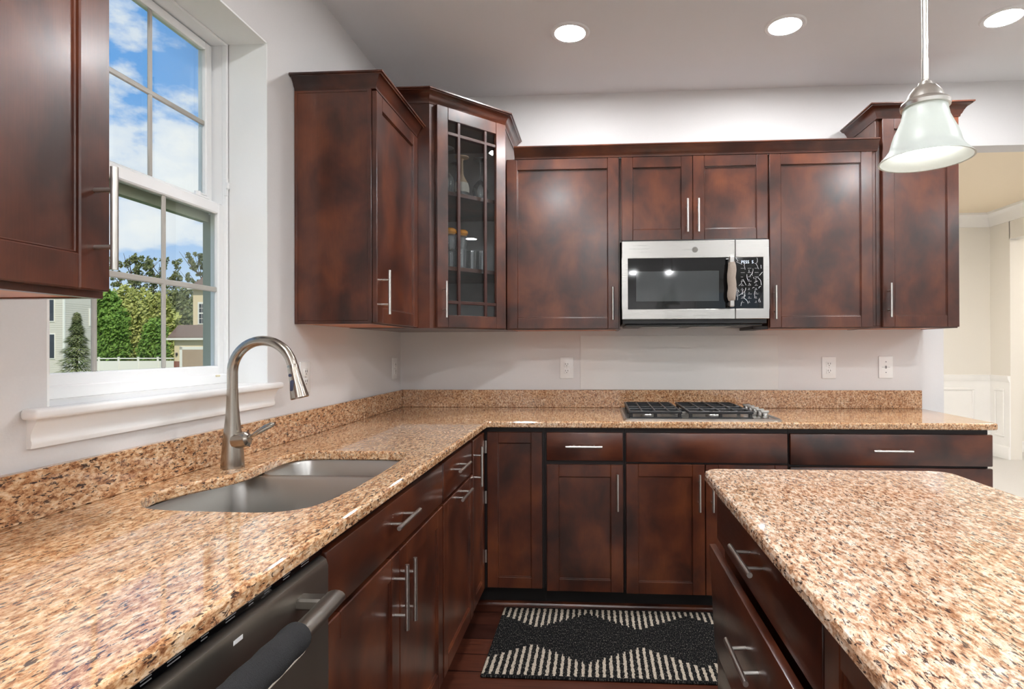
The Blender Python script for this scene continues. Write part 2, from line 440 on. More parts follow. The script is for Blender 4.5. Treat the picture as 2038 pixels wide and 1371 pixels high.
# room beyond the opening
DX, DY, DH = 5.75, 3.62, 2.80
b = B(); b.box((-0.1, 0.12, DH), (XE, 3.9, DH + 0.1))
struct('ceiling', b, 'tan', 'warm tan ceiling of the room beyond the opening', 'ceiling')
b = B(); b.box((0.9, DY, -0.1), (DX, DY + 0.12, DH + 0.05)); b.box((0.8, 0.1, -0.1), (0.92, DY + 0.12, DH))
b.box((DX, 3.30, -0.1), (DX + 0.12, DY + 0.12, DH)); b.box((DX, 0.1, 2.45), (DX + 0.12, 3.31, DH))
b.box((DX + 0.1, 3.78, -0.1), (XE, 3.9, DH))
struct('wall_dining', b, 'cream', 'cream walls of the room beyond the opening', 'wall')
# crown, chair rail, wainscot, baseboards of that room
path = [(0.92, DY), (DX, DY), (DX, 3.30)]
b = B(); pr = [(0, DH - 0.15), (0.012, DH - 0.15), (0.018, DH - 0.125), (0.05, DH - 0.06), (0.085, DH - 0.03), (0.10, DH - 0.025), (0.10, DH), (0, DH)]
b.sweep([(0.92, DY), (DX, DY), (DX, 0.12)], pr)
struct('trim_1', b, 'trim', 'white crown moulding of the room beyond the opening', 'trim')
b = B(); b.sweep(path, [(0, 0), (0.010, 0), (0.010, 0.86), (0, 0.86)])
b.sweep(path, [(0, 0.86), (0.014, 0.86), (0.03, 0.90), (0.034, 0.93), (0, 0.93)]); b.sweep(path, [(0.009, 0), (0.024, 0), (0.024, 0.12), (0.014, 0.14), (0.009, 0.14)])
def panel_mould(b, F, u0, u1, z0, z1, w=0.03):
    for (a, c, d, e) in ((u0, u1, z1 - w, z1), (u0, u1, z0, z0 + w), (u0, u0 + w, z0 + w, z1 - w), (u1 - w, u1, z0 + w, z1 - w)):
        b.box((a, 0.008, d), (c, 0.022, e), 0.006, F)
F1 = Fr((0, DY, 0), (1, 0, 0), (0, -1, 0)); F2 = Fr((DX, 0, 0), (0, 1, 0), (-1, 0, 0))
for u0 in (3.5, 4.58): panel_mould(b, F1, u0, u0 + 0.98, 0.24, 0.78)
panel_mould(b, F2, 3.38, 3.54, 0.24, 0.78, 0.025)
struct('trim_2', b, 'trim', 'white wainscot with chair rail in the room beyond the opening', 'trim')
b = B(); b.box((DX + 0.12, 3.765, 0), (XE, 3.78, 0.13), 0.004)
struct('baseboard_far', b, 'trim', 'white baseboard on the wall past the far doorway', 'baseboard')

# ------------------------------------------------------------------ kitchen window (left wall)
win = thing('window_1', 'white double hung window with grilles above the sink', 'window', (-0.15, (WY0 + WY1) / 2, WZ0), kind='structure')
b = B()   # painted returns of the recess
b.box((-0.138, WY1 - 0.004, WZ0), (0.0005, WY1 + 0.0, WZ1)); b.box((-0.20, WY0, WZ0), (0.0005, WY0 + 0.006, WZ1)); b.box((-0.20, WY0, WZ1 - 0.006), (0.0005, WY1, WZ1))
obj('jamb_return', b, 'wall_white', win)
b = B()   # outer frame
fx0, fx1 = -0.2225, -0.138
def frame(b, x0, x1, y0, y1, z0, z1, w, bev=0.003, wb=None):
    wb = wb or w
    b.box((x0, y0, z0), (x1, y0 + w, z1), bev); b.box((x0, y1 - w, z0), (x1, y1, z1), bev)
    b.box((x0, y0 + w, z1 - w), (x1, y1 - w, z1), bev); b.box((x0, y0 + w, z0), (x1, y1 - w, z0 + wb), bev)
frame(b, fx0, fx1 - 0.012, WY0 + 0.004, WY1 - 0.004, WZ0, WZ1 - 0.006, 0.008, wb=0.030)
frame(b, fx1 - 0.02, fx1, WY0 + 0.004, WY1 - 0.006, WZ0, WZ1 - 0.006, 0.010, wb=0.034)
obj('window_frame', b, 'vinyl', win)
b = B(); b.box((-0.2215, WY0 + 0.012, WZ0 + 0.03), (-0.184, WY0 + 0.026, 1.735)); b.box((-0.2215, WY1 - 0.024, WZ0 + 0.03), (-0.184, WY1 - 0.0125, 1.735))
b.box((-0.2215, WY0 + 0.03, 1.706), (-0.196, WY1 - 0.03, 1.7395))
obj('outer_track', b, 'track', win)
SG0, SG1 = -2.146, -1.418      # glass y range of lower sash
def sash(name, x0, x1, gy0, gy1, gz0, gz1, side, top, bot, nm):
    b = B()
    b.box((x0, gy0 - side, gz0 - bot), (x1, gy0, gz1 + top), 0.004); b.box((x0, gy1, gz0 - bot), (x1, gy1 + side, gz1 + top), 0.004)
    b.box((x0, gy0, gz1), (x1, gy1, gz1 + top), 0.004); b.box((x0, gy0, gz0 - bot), (x1, gy1, gz0), 0.004)
    s_ = obj(name, b, 'vinyl', win)
    xm = (x0 + x1) / 2
    b = B(); b.box((xm - 0.002, gy0 - 0.004, gz0 - 0.004), (xm + 0.002, gy1 + 0.004, gz1 + 0.004)); obj('pane', b, 'pane', s_)
    b = B(); zm = (gz0 + gz1) / 2
    for k in range(1, nm):
        ym = gy1 + (gy0 - gy1) * k / nm; b.box((xm + 0.003, ym - 0.008, gz0), (xm + 0.011, ym + 0.008, gz1), 0.003)
    b.box((xm + 0.003, gy0, zm - 0.009), (xm + 0.0112, gy1, zm + 0.009), 0.003)
    obj('grille', b, 'muntin', s_)
    return s_
lo_s = sash('lower_sash', -0.182, -0.150, SG0, SG1, 1.203, 1.732, 0.030, 0.038, 0.038, 3)
up_s = sash('upper_sash', -0.222, -0.190, SG0, SG1 - 0.006, 1.790, 2.303, 0.032, 0.028, 0.050, 3)
b = B(); b.box((-0.178, -1.52, 1.770), (-0.155, -1.455, 1.779), 0.003); b.cyl((-0.166, -1.50, 1.779), (-0.166, -1.50, 1.789), 0.010); b.box((-0.17, -1.505, 1.783), (-0.162, -1.46, 1.789), 0.002)
obj('sash_lock', b, 'vinyl', lo_s)
b = B(); b.box((-0.150, WY1 - 0.018, 1.80), (-0.136, WY1 - 0.008, 1.865), 0.003); b.box((-0.140, WY1 - 0.022, 1.825), (-0.130, WY1 - 0.010, 1.850), 0.003)
obj('tilt_latch', b, 'vinyl', win)
b = B(); b.box((-0.15, -1.452, 1.165), (-0.136, -1.428, 1.172), 0.002); obj('vent_stop', b, plain('aged_plastic', (232, 222, 190), 0.5), win)
# stool and apron
b = B(); b.box((-0.15, WY0 + 0.007, 1.118), (0.001, WY1 - 0.007, 1.141)); b.box((0, -2.248, 1.118), (0.036, -1.328, 1.141), 0.008, seg=3)
struct('trim_3', b, 'trim', 'white window stool projecting under the window', 'trim')
b = B(); b.sweep([(0, -2.232), (0, -1.346)], [(0, 1.058), (0.009, 1.058), (0.011, 1.066), (0.011, 1.072), (0.009, 1.076), (0.009, 1.086), (0.014, 1.100), (0.024, 1.118), (0, 1.118)])
struct('trim_4', b, 'trim', 'white moulded apron under the window stool', 'trim')
# rear window (behind the viewer, seen in the microwave glass)
rw = thing('window_2', 'triple window in the rear wall behind the viewer', 'window', (4.35, YR, 0.6), kind='structure')
b = B()
for k in range(4): b.box((3.3 + 0.7 * k - 0.03, YR - 0.12, 0.6), (3.3 + 0.7 * k + 0.03, YR - 0.04, 2.5))
b.box((3.3, YR - 0.12, 2.44), (5.4, YR - 0.04, 2.5)); b.box((3.3, YR - 0.12, 0.6), (5.4, YR - 0.04, 0.68)); b.box((3.3, YR - 0.12, 1.5), (5.4, YR - 0.04, 1.56))
obj('window_frame', b, 'vinyl', rw)
b = B(); b.box((3.3, YR - 0.09, 0.6), (5.4, YR - 0.085, 2.5)); obj('pane', b, 'pane', rw)

# ------------------------------------------------------------------ lights of the room, with added fill lamps
def recessed(x, y, label, group, m_='lamp', z=CH):
    t = thing('recessed_light', label, 'ceiling light', (x, y, z), group)
    b = B(); pr = [(0.070, -0.001), (0.072, -0.006), (0.088, -0.006), (0.094, -0.001), (0.094, 0.0), (0.070, 0.0)]
    b.rings([[Vector((x + r * math.cos(2 * math.pi * k / 40), y + r * math.sin(2 * math.pi * k / 40), z + dz)) for k in range(40)] for r, dz in pr], cap=False, closed=True)
    obj('trim_ring', b, 'white_plastic', t)
    b = B(); b.lathe([(0.0, -0.0035), (0.072, -0.0035), (0.072, -0.0005), (0.0, -0.0005)], (x, y, z), 40, cap=False); obj('diffuser', b, m_, t)
    return t
GL = 'recessed ceiling lights'
recessed(1.045, -0.652, 'round recessed ceiling light above the microwave, nearest the corner glass cabinet', GL, 'lamp_dim')
recessed(2.036, -0.645, 'round recessed ceiling light left of the pendant rod, middle of the visible three', GL, 'lamp_dim')
recessed(3.000, -0.647, 'round recessed ceiling light right of the pendant rod, cut by the photo edge', GL, 'lamp_dim')
GB = 'recessed ceiling lights behind the viewer'
for (x, y) in ((0.8, -2.9), (3.4, -2.4), (5.4, -1.6), (1.2, -4.6), (3.2, -4.6), (5.2, -4.0), (1.2, -6.8), (3.4, -6.8), (5.6, -6.8), (1.9, -8.9), (2.62, -8.9), (5.6, -8.8)):  # a rear pair shows mirrored in the microwave; the others are added fill
    recessed(x, y, 'round recessed ceiling light out of view, in a set mostly added as fill', GB)
recessed(3.4, 2.2, 'added fill lamp in the tan ceiling beyond the opening', 'added fill lamps beyond the opening', 'fill_warm', DH)  # no fixture known there: lamps added to brighten the room and far hall
recessed(4.6, 1.0, 'added fill lamp in the tan ceiling beyond the opening', 'added fill lamps beyond the opening', 'fill_warm', DH)
recessed(7.0, 2.6, 'added fill lamp in the tan ceiling beyond the opening', 'added fill lamps beyond the opening', 'fill_warm', DH)

# ------------------------------------------------------------------ pendants
def pendant(x, y, label, group):
    zb = 1.612
    t = thing('pendant_light', label, 'pendant light', (x, y, zb), group)
    b = B(); b.cyl((x, y, zb + 0.138), (x, y, CH), 0.0053, seg=14); b.cyl((x, y, zb + 0.150), (x, y, zb + 0.19), 0.0062, seg=14); obj('rod', b, 'nickel', t)
    b = B(); b.lathe([(0.0, CH - 0.03), (0.03, CH - 0.028), (0.058, CH - 0.008), (0.06, CH), (0, CH)], (x, y, 0)); obj('canopy', b, 'nickel', t)
    b = B(); b.lathe([(0.0, 0.146), (0.011, 0.145), (0.013, 0.139), (0.020, 0.135), (0.028, 0.124), (0.032, 0.113), (0.040, 0.108), (0.042, 0.104), (0.041, 0.098), (0.037, 0.097), (0.030, 0.104), (0.0, 0.12)], (x, y, zb)); obj('fitter_cap', b, 'nickel', t)
    out = [(0.0365, 0.102), (0.0375, 0.090), (0.040, 0.078), (0.046, 0.064), (0.0515, 0.052), (0.0555, 0.040), (0.0580, 0.029), (0.0605, 0.022), (0.066, 0.014), (0.073, 0.006), (0.0775, 0.001), (0.0785, -0.0005)]
    inn = [(r - 0.0035, z + 0.0005) for r, z in out[::-1]]
    b = B(); pr = out + inn
    b.rings([[Vector((x + r * math.cos(2 * math.pi * k / 48), y + r * math.sin(2 * math.pi * k / 48), zb + z)) for k in range(48)] for r, z in pr], cap=False, closed=True)
    obj('glass_shade', b, 'frost', t)
    b = B(); b.lathe([(0.0, 0.006), (0.022, 0.009), (0.036, 0.017), (0.043, 0.030), (0.040, 0.045), (0.024, 0.075), (0.014, 0.095), (0.0, 0.097)], (x, y, zb), 32); obj('bulb', b, 'bulb', t)
pendant(1.781, -2.22, 'frosted glass bell pendant light hanging over the island', 'island pendants')
pendant(1.781, -2.86, 'second bell pendant over the island outside the frame, mirrored in the microwave glass', 'island pendants')

# ------------------------------------------------------------------ cabinets
def shaker(F, u0, u1, z0, z1, n0, parent, thick=0.020, rail=0.058, m_='wood', name='door'):
    b = B(); n1 = n0 + thick; bv = 0.0022
    b.box((u0, n0, z0), (u0 + rail, n1, z1), bv, F); b.box((u1 - rail, n0, z0), (u1, n1, z1), bv, F)
    b.box((u0 + rail, n0, z1 - rail), (u1 - rail, n1 - 0.0004, z1), bv, F); b.box((u0 + rail, n0, z0), (u1 - rail, n1 - 0.0004, z0 + rail), bv, F)
    b.box((u0 + rail - 0.004, n0 + 0.002, z0 + rail - 0.004), (u1 - rail + 0.004, n1 - 0.009, z1 - rail + 0.004), 0, F)
    # small bead around the recessed panel
    for (a, c, d, e) in ((u0 + rail, u0 + rail + 0.004, z0 + rail, z1 - rail), (u1 - rail - 0.004, u1 - rail, z0 + rail, z1 - rail), (u0 + rail, u1 - rail, z0 + rail, z0 + rail + 0.004), (u0 + rail, u1 - rail, z1 - rail - 0.004, z1 - rail)):
        b.box((a, n1 - 0.012, d), (c, n1 - 0.005, e), 0.0015, F)
    return obj(name, b, m_, parent)
def slabfront(F, u0, u1, z0, z1, n0, parent, m_='wood_x', thick=0.020):
    b = B(); b.box((u0, n0, z0), (u1, n0 + thick, z1), 0.004, F, 2); return obj('drawer', b, m_, parent)
def handle(F, u, z, n, parent, vert=True, L=0.172, sp=0.096, r=0.0058, so=0.034):
    """bar pull centred at (u, z) on face n"""
    b = B()
    if vert:
        b.cyl(F.p(u, n + so, z - L / 2), F.p(u, n + so, z + L / 2), r, seg=14)
        for s_ in (-1, 1): b.cyl(F.p(u, n - 0.002, z + s_ * sp / 2), F.p(u, n + so, z + s_ * sp / 2), r * 0.72, seg=10)
    else:
        b.cyl(F.p(u - L / 2, n + so, z), F.p(u + L / 2, n + so, z), r, seg=14)
        for s_ in (-1, 1): b.cyl(F.p(u + s_ * sp / 2, n - 0.002, z), F.p(u + s_ * sp / 2, n + so, z), r * 0.72, seg=10)
    return obj('handle', b, 'nickel', parent)
def crown_prof(z, h=0.062, p=0.045):
    return [(-0.012, z - 0.006), (0.004, z - 0.006), (0.006, z + 0.004), (0.010, z + 0.008), (0.016, z + 0.022), (0.028, z + 0.040), (p - 0.008, z + h - 0.012), (p - 0.006, z + h - 0.008), (p, z + h - 0.006), (p, z + h), (-0.012, z + h)]

FB = Fr((0, 0, 0), (1, 0, 0), (0, -1, 0))       # back wall faces (u = x, n = -y)
FL = Fr((0, 0, 0), (0, 1, 0), (1, 0, 0))        # left wall faces (u = y, n = x)
UB = 1.356                                       # underside of the uppers
UT = 2.262
def upper_box(F, u0, u1, z0, z1, t, depth=0.305):
    b = B()
    b.box((u0, 0.002, z0 + 0.012), (u1, depth, z1), 0.0015, F)
    b.box((u0, 0.002, z0), (u0 + 0.016, depth, z0 + 0.012), 0, F); b.box((u1 - 0.016, 0.002, z0), (u1, depth, z0 + 0.012), 0, F); b.box((u0 + 0.016, depth - 0.018, z0), (u1 - 0.016, depth, z0 + 0.012), 0, F)
    obj('body', b, 'wood', t)
    b = B(); b.box((u0 + 0.0165, 0.004, z0 + 0.002), (u1 - 0.0165, depth - 0.0185, z0 + 0.0118), 0, F); obj('bottom_panel', b, 'natural_wood', t)

# foreground upper, left of the window
t = thing('upper_cabinet', 'cherry upper cabinet at the left edge of the photo, left of the window', 'cabinet', (0, -2.9, UB), 'cherry upper cabinets')
upper_box(FL, -3.15, -2.386, UB - 0.006, UT, t)
d = shaker(FL, -2.77, -2.393, UB + 0.005, UT - 0.012, 0.305, t); handle(FL, -2.423, 1.481, 0.325, d)
d = shaker(FL, -3.148, -2.774, UB + 0.005, UT - 0.012, 0.305, t); handle(FL, -3.118, 1.481, 0.325, d)
b = B(); b.sweep([(0.003, -3.15), (0.325, -3.15), (0.325, -2.386), (0.003, -2.386)], crown_prof(UT)); obj('crown', b, 'wood_y', t)
# window-wall upper, between window and corner
t = thing('upper_cabinet', 'cherry single door upper cabinet right of the window, its plain side facing out', 'cabinet', (0, -0.94, UB), 'cherry upper cabinets')
upper_box(FL, -1.192, -0.688, UB, UT, t)
b = B(); Fs = Fr((0, -1.192, 0), (1, 0, 0), (0, -1, 0)); b.box((0.002, 0, UB), (0.012, 0.004, UT), 0.001, Fs); b.box((0.290, 0, UB), (0.305, 0.003, UT), 0.001, Fs); b.box((0.012, 0, UT - 0.014), (0.290, 0.003, UT), 0.001, Fs)
obj('scribe_moulding', b, 'wood', t)
d = shaker(FL, -1.190, -0.690, UB + 0.004, UT - 0.010, 0.306, t); handle(FL, -1.150, 1.480, 0.326, d)
b = B(); b.sweep([(0.003, -1.192), (0.320, -1.192), (0.320, -0.690)], crown_prof(UT, 0.046)); obj('crown', b, 'wood_y', t)

# corner cabinet with glass door
CT = 2.425
A2 = Vector((0.38, -0.686)); B2 = Vector((0.686, -0.38))
t = thing('corner_cabinet', 'tall diagonal corner upper cabinet with a glass lattice door', 'cabinet', (0.25, -0.25, UB))
pent = [(0.002, -0.002), (0.002, -0.686), tuple(A2), tuple(B2), (0.686, -0.002)]
b = B()
b.prism(pent, CT - 0.018, CT); b.prism(pent, UB, UB + 0.018)
b.box((0.002, -0.686, UB + 0.018), (0.38, -0.672, CT - 0.018)); b.box((0.672, -0.38, UB + 0.018), (0.686, -0.002, CT - 0.018))
FD = Fr((A2.x, A2.y, 0), (1, 1, 0), (1, -1, 0)); LD = (B2 - A2).length
for (u0, u1, z0, z1) in ((0, 0.032, UB, CT), (LD - 0.032, LD, UB, CT), (0.032, LD - 0.032, CT - 0.04, CT), (0.032, LD - 0.032, UB, UB + 0.03)): b.box((u0, -0.018, z0), (u1, 0.0005, z1), 0.0015, FD)
obj('body', b, 'wood', t)
b = B(); b.box((0.003, -0.672, UB + 0.018), (0.010, -0.003, CT - 0.018)); b.box((0.010, -0.010, UB + 0.018), (0.672, -0.003, CT - 0.018)); obj('back_panel', b, 'cab_inside', t)
SH1, SH2 = 1.640, 2.006
ins = [(0.010, -0.010), (0.010, -0.671), (0.375, -0.671), (0.671, -0.375), (0.671, -0.010)]
for z in (SH1, SH2):
    b = B(); b.prism(ins, z, z + 0.019); obj('shelf', b, 'wood_x', t)
d0, d1, dz0, dz1 = 0.030, LD - 0.004, UB + 0.004, CT - 0.010
b = B(); R_ = 0.060
b.box((d0, 0.001, dz0), (d0 + R_, 0.021, dz1), 0.0022, FD); b.box((d1 - R_, 0.001, dz0), (d1, 0.021, dz1), 0.0022, FD)
b.box((d0 + R_, 0.001, dz0), (d1 - R_, 0.0206, dz0 + R_), 0.0022, FD); b.box((d0 + R_, 0.001, dz1 - R_), (d1 - R_, 0.0206, dz1), 0.0022, FD)
d = obj('door', b, 'wood', t)
b = B(); go0, go1, gz0, gz1 = d0 + R_, d1 - R_, dz0 + R_, dz1 - R_
for u in (go0 + 0.062, go1 - 0.062): b.box((u - 0.008, 0.006, gz0), (u + 0.008, 0.018, gz1), 0.002, FD)
for z in (gz0 + 0.062, gz1 - 0.062): b.box((go0, 0.006, z - 0.008), (go1, 0.0176, z + 0.008), 0.002, FD)
obj('lattice', b, 'lattice', d)
b = B(); b.box((go0 - 0.004, 0.003, gz0 - 0.004), (go1 + 0.004, 0.006, gz1 + 0.004), 0, FD); obj('glass_pane', b, 'door_glass', d)
handle(FD, d0 + 0.030, 1.492, 0.021, d)
b = B(); b.sweep([(0.003, -0.686), tuple(A2), tuple(B2), (0.686, -0.003)], crown_prof(CT - 0.004, 0.056)); obj('crown', b, 'wood_x', t)

# back wall uppers
def upper(name, label, u0, u1, z0, z1, doors, hands, loc):
    t = thing(name, label, 'cabinet', loc, 'cherry upper cabinets')
    upper_box(FB, u0, u1, z0, z1, t)
    for (a, c), (hu, hz) in zip(doors, hands):
        d = shaker(FB, a, c, z0 + 0.005, z1 - 0.002 if z1 < 2.3 else z1 - 0.004, 0.306, t); handle(FB, hu, hz, 0.326, d)
    return t
t = upper('upper_cabinet', 'wide single door cherry upper cabinet between corner glass cabinet and microwave', 0.6875, 1.2905, UB, UT, [(0.690, 1.283)], [(1.250, 1.491)], (0.99, 0, UB))
b = B(); b.sweep([(0.734, -0.324), (1.2905, -0.324)], crown_prof(UT + 0.004, 0.052, 0.036)); obj('crown', b, 'wood_x', t)
t = upper('upper_cabinet', 'short double door cherry upper cabinet directly above the microwave', 1.2905, 2.0545, 1.815, UT, [(1.298, 1.6655), (1.6685, 2.050)], [(1.636, 1.942), (1.692, 1.942)], (1.67, 0, 1.815))
b = B(); b.sweep([(1.2905, -0.324), (2.0545, -0.324)], crown_prof(UT + 0.004, 0.052, 0.036)); obj('crown', b, 'wood_x', t)
t = upper('upper_cabinet', 'single door cherry upper cabinet between microwave and tall end cabinet', 2.0545, 2.598, UB, UT, [(2.058, 2.574)], [(2.080, 1.491)], (2.33, 0, UB))
b = B(); b.sweep([(2.0545, -0.324), (2.598, -0.324)], crown_prof(UT + 0.004, 0.052, 0.036)); obj('crown', b, 'wood_x', t)
t = upper('upper_cabinet', 'tall narrow cherry upper cabinet at the right end, behind the pendant', 2.5985, 3.000, UB, CT + 0.008, [(2.624, 2.998)], [(2.648, 1.497)], (2.8, 0, UB))
b = B(); b.sweep([(2.5985, -0.003), (2.5985, -0.324), (3.000, -0.324), (3.000, -0.003)], crown_prof(CT + 0.006, 0.058, 0.05)); obj('crown', b, 'wood_x', t)

# ------------------------------------------------------------------ base cabinets
BT, BZ, DT = 0.8835, 0.113, 0.860
def base_body(F, u0, u1, t, depth=0.610, z0=BZ, z1=BT):
    b = B(); b.box((u0, 0.004, z0), (u1, depth, z1), 0.001, F); obj('body', b, 'dark_gap', t)
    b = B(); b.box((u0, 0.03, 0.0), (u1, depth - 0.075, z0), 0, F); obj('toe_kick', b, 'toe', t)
FN = 0.6105
GC = 'cherry base cabinets'
# corner base with two hinged door leaves
t = thing('corner_base_cabinet', 'cherry corner base cabinet with a bi-fold door in the inner corner', 'cabinet', (0.3, -0.3, 0))
b = B(); b.prism([(0.004, -0.004), (0.004, -0.905), (0.610, -0.905), (0.610, -0.610), (0.914, -0.610), (0.914, -0.004)], BZ, BT); obj('body', b, 'dark_gap', t)
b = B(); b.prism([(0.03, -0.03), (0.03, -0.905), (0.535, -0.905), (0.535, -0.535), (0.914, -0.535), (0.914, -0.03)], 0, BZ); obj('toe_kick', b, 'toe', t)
d = shaker(FB, 0.641, 0.904, 0.118, DT, FN, t, rail=0.052)
d = shaker(FL, -0.885, -0.640, 0.118, DT, FN, t, rail=0.052); handle(FL, -0.868, 0.745, 0.6305, d)
for z in (0.24, 0.52, 0.76):
    b = B(); b.box((0.6315, -0.6385, z), (0.6395, -0.6315, z + 0.06), 0.001); obj('hinge', b, 'nickel', t)
# 15 inch drawer base
t = thing('base_cabinet', 'cherry base cabinet left of the cooktop with one drawer over one door', 'cabinet', (1.1, -0.3, 0), GC)
base_body(FB, 0.9145, 1.294, t)
d = slabfront(FB, 0.926, 1.287, 0.727, DT, FN, t); handle(FB, 1.104, 0.797, 0.6305, d, False)
d = shaker(FB, 0.926, 1.287, 0.108, 0.708, FN, t); handle(FB, 1.260, 0.585, 0.6305, d)
# cooktop base
t = thing('base_cabinet', 'cherry base cabinet under the cooktop with a plain false front over two doors', 'cabinet', (1.67, -0.3, 0), GC)
base_body(FB, 1.2945, 2.0505, t)
slabfront(FB, 1.301, 2.045, 0.722, DT, FN, t)
d = shaker(FB, 1.301, 1.667, 0.104, 0.713, FN, t); handle(FB, 1.638, 0.587, 0.6305, d)
d = shaker(FB, 1.671, 2.045, 0.104, 0.713, FN, t); handle(FB, 1.699, 0.587, 0.6305, d)
# wide drawer base
t = thing('base_cabinet', 'wide cherry drawer base cabinet at the right end of the back run', 'cabinet', (2.5, -0.3, 0), GC)
base_body(FB, 2.051, 2.944, t)
for z0, z1 in ((0.716, DT), (0.420, 0.706), (0.104, 0.410)):
    d = slabfront(FB, 2.057, 2.954, z0, z1, FN, t); handle(FB, 2.502, (z0 + z1) / 2, 0.6305, d, False)
# left run: pull-out, sink base
t = thing('base_cabinet', 'narrow cherry pull-out base cabinet between the corner and the sink base', 'cabinet', (0.3, -1.14, 0), GC)
base_body(FL, -1.3725, -0.9055, t)
d = slabfront(FL, -1.365, -0.917, 0.727, DT, FN, t, 'wood_y'); handle(FL, -1.178, 0.809, 0.6305, d, False)
d = shaker(FL, -1.365, -0.890, 0.108, 0.715, FN, t); handle(FL, -1.142, 0.694, 0.6305, d, False)
t = thing('base_cabinet', 'cherry sink base cabinet beside the dishwasher with two tall handles meeting', 'cabinet', (0.3, -1.8, 0), GC)
b = B()
b.box((0.004, -2.233, BZ), (0.06, -1.373, BT)); b.box((0.575, -2.233, BZ), (0.610, -1.373, BT), 0.001); b.box((0.1, -2.233, BZ), (0.575, -2.215, BT)); b.box((0.1, -1.391, BZ), (0.575, -1.373, BT)); b.box((0.1, -2.215, BZ), (0.575, -1.391, BZ + 0.02))
obj('body', b, 'dark_gap', t)
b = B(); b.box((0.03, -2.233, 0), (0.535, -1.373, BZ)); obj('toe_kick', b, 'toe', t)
d = slabfront(FL, -2.230, -1.380, 0.727, DT, FN, t, 'wood_y'); handle(FL, -1.828, 0.806, 0.6305, d, False)
d = shaker(FL, -2.230, -1.815, 0.108, 0.715, FN, t); handle(FL, -1.853, 0.606, 0.6305, d)
d = shaker(FL, -1.811, -1.380, 0.108, 0.715, FN, t); handle(FL, -1.786, 0.600, 0.6305, d)
# beyond the dishwasher, below the frame edge
t = thing('base_cabinet', 'cherry base cabinet on the near side of the dishwasher, outside the photo', 'cabinet', (0.3, -3.2, 0), GC)
base_body(FL, -3.95, -2.853, t)
d = slabfront(FL, -3.40, -2.86, 0.727, DT, FN, t, 'wood_y'); d = shaker(FL, -3.40, -2.86, 0.108, 0.715, FN, t)
d = slabfront(FL, -3.945, -3.405, 0.727, DT, FN, t, 'wood_y'); d = shaker(FL, -3.945, -3.405, 0.108, 0.715, FN, t)

b = B(); b.sweep([(0.535, -2.233), (0.535, -0.535), (2.94, -0.535)], [(0, 0.0005), (0.017, 0.0005), (0.015, 0.008), (0.008, 0.016), (0, 0.018)])
struct('trim_5', b, 'wood_x', 'dark shoe moulding at the foot of the base cabinets', 'trim')

# ------------------------------------------------------------------ dishwasher
t = thing('dishwasher', 'dark stainless dishwasher under the counter beside the sink base', 'dishwasher', (0.3, -2.54, 0))
b = B(); b.box((0.02, -2.848, 0.10), (0.600, -2.238, 0.872)); obj('body', b, 'black', t)
b = B(); b.box((0.03, -2.846, 0), (0.54, -2.240, 0.098)); obj('toe_kick', b, 'toe', t)
b = B()
prf = [(0.600, 0.105), (0.634, 0.105), (0.638, 0.112), (0.638, 0.838), (0.634, 0.850), (0.622, 0.858), (0.600, 0.858)]
b.rings([[Vector((x, y, z)) for x, z in prf] for y in (-2.846, -2.241)]); obj('door', b, 'dw_steel', t)
b = B(); b.box((0.596, -2.846, 0.859), (0.626, -2.241, 0.876), 0.002); ct = obj('control_strip', b, 'black_gloss', t)
rnd = random.Random(3)
y = -2.80
while y < -2.30:
    L_ = rnd.uniform(0.012, 0.035)
    b = B(); b.box((0.6261, y, 0.8645), (0.6264, y + L_ * rnd.uniform(0.5, 1), 0.866)); obj('control_mark', b, 'grey_mark', ct)
    b = B(); b.box((0.6261, y, 0.869), (0.6264, y + L_, 0.8703)); obj('control_mark', b, 'grey_mark', ct)
    y += L_ + rnd.uniform(0.012, 0.04)
b = B(); b.box((0.6378, -2.534, 0.832), (0.6386, -2.512, 0.839), 0.0004); obj('badge', b, 'white_plastic', t)
b = B(); n = 24; path = []
for k in range(n + 1):
    s_ = k / n; y = -2.322 - 0.440 * s_
    path.append((0.690 + 0.018 * math.sin(math.pi * s_), y, 0.812 + 0.012 * math.sin(math.pi * s_)))
b.tube(path, 0.0185, 16, flat=(1.0, 0.70))
for y in (-2.345, -2.742): b.box((0.634, y - 0.016, 0.803), (0.690, y + 0.014, 0.823), 0.004)
hd = obj('handle', b, 'dw_steel', t)
b = B(); seg = [p for p in path if -2.71 < p[1] < -2.47]
b.tube(seg, [0.0235 + 0.0010 * math.sin(i * 2.1) for i in range(len(seg))], 20)
sl = tag(obj('handle_sleeve', b, 'sleeve', loc=(0.7, -2.6, 0.80)), 'black padded sleeve wrapped around the dishwasher handle', 'handle cover')
b = B(); b.tube([(x + 0.012, y, z - 0.0205) for x, y, z in seg], 0.0022, 8)
sm_ = obj('seam', b, plain('cream_binding', (210, 200, 186), 0.8)); sm_.data.transform(Matrix.Translation((-0.7, 2.6, -0.80))); sm_.parent = sl; sm_['label'] = 'cream stitched seam'

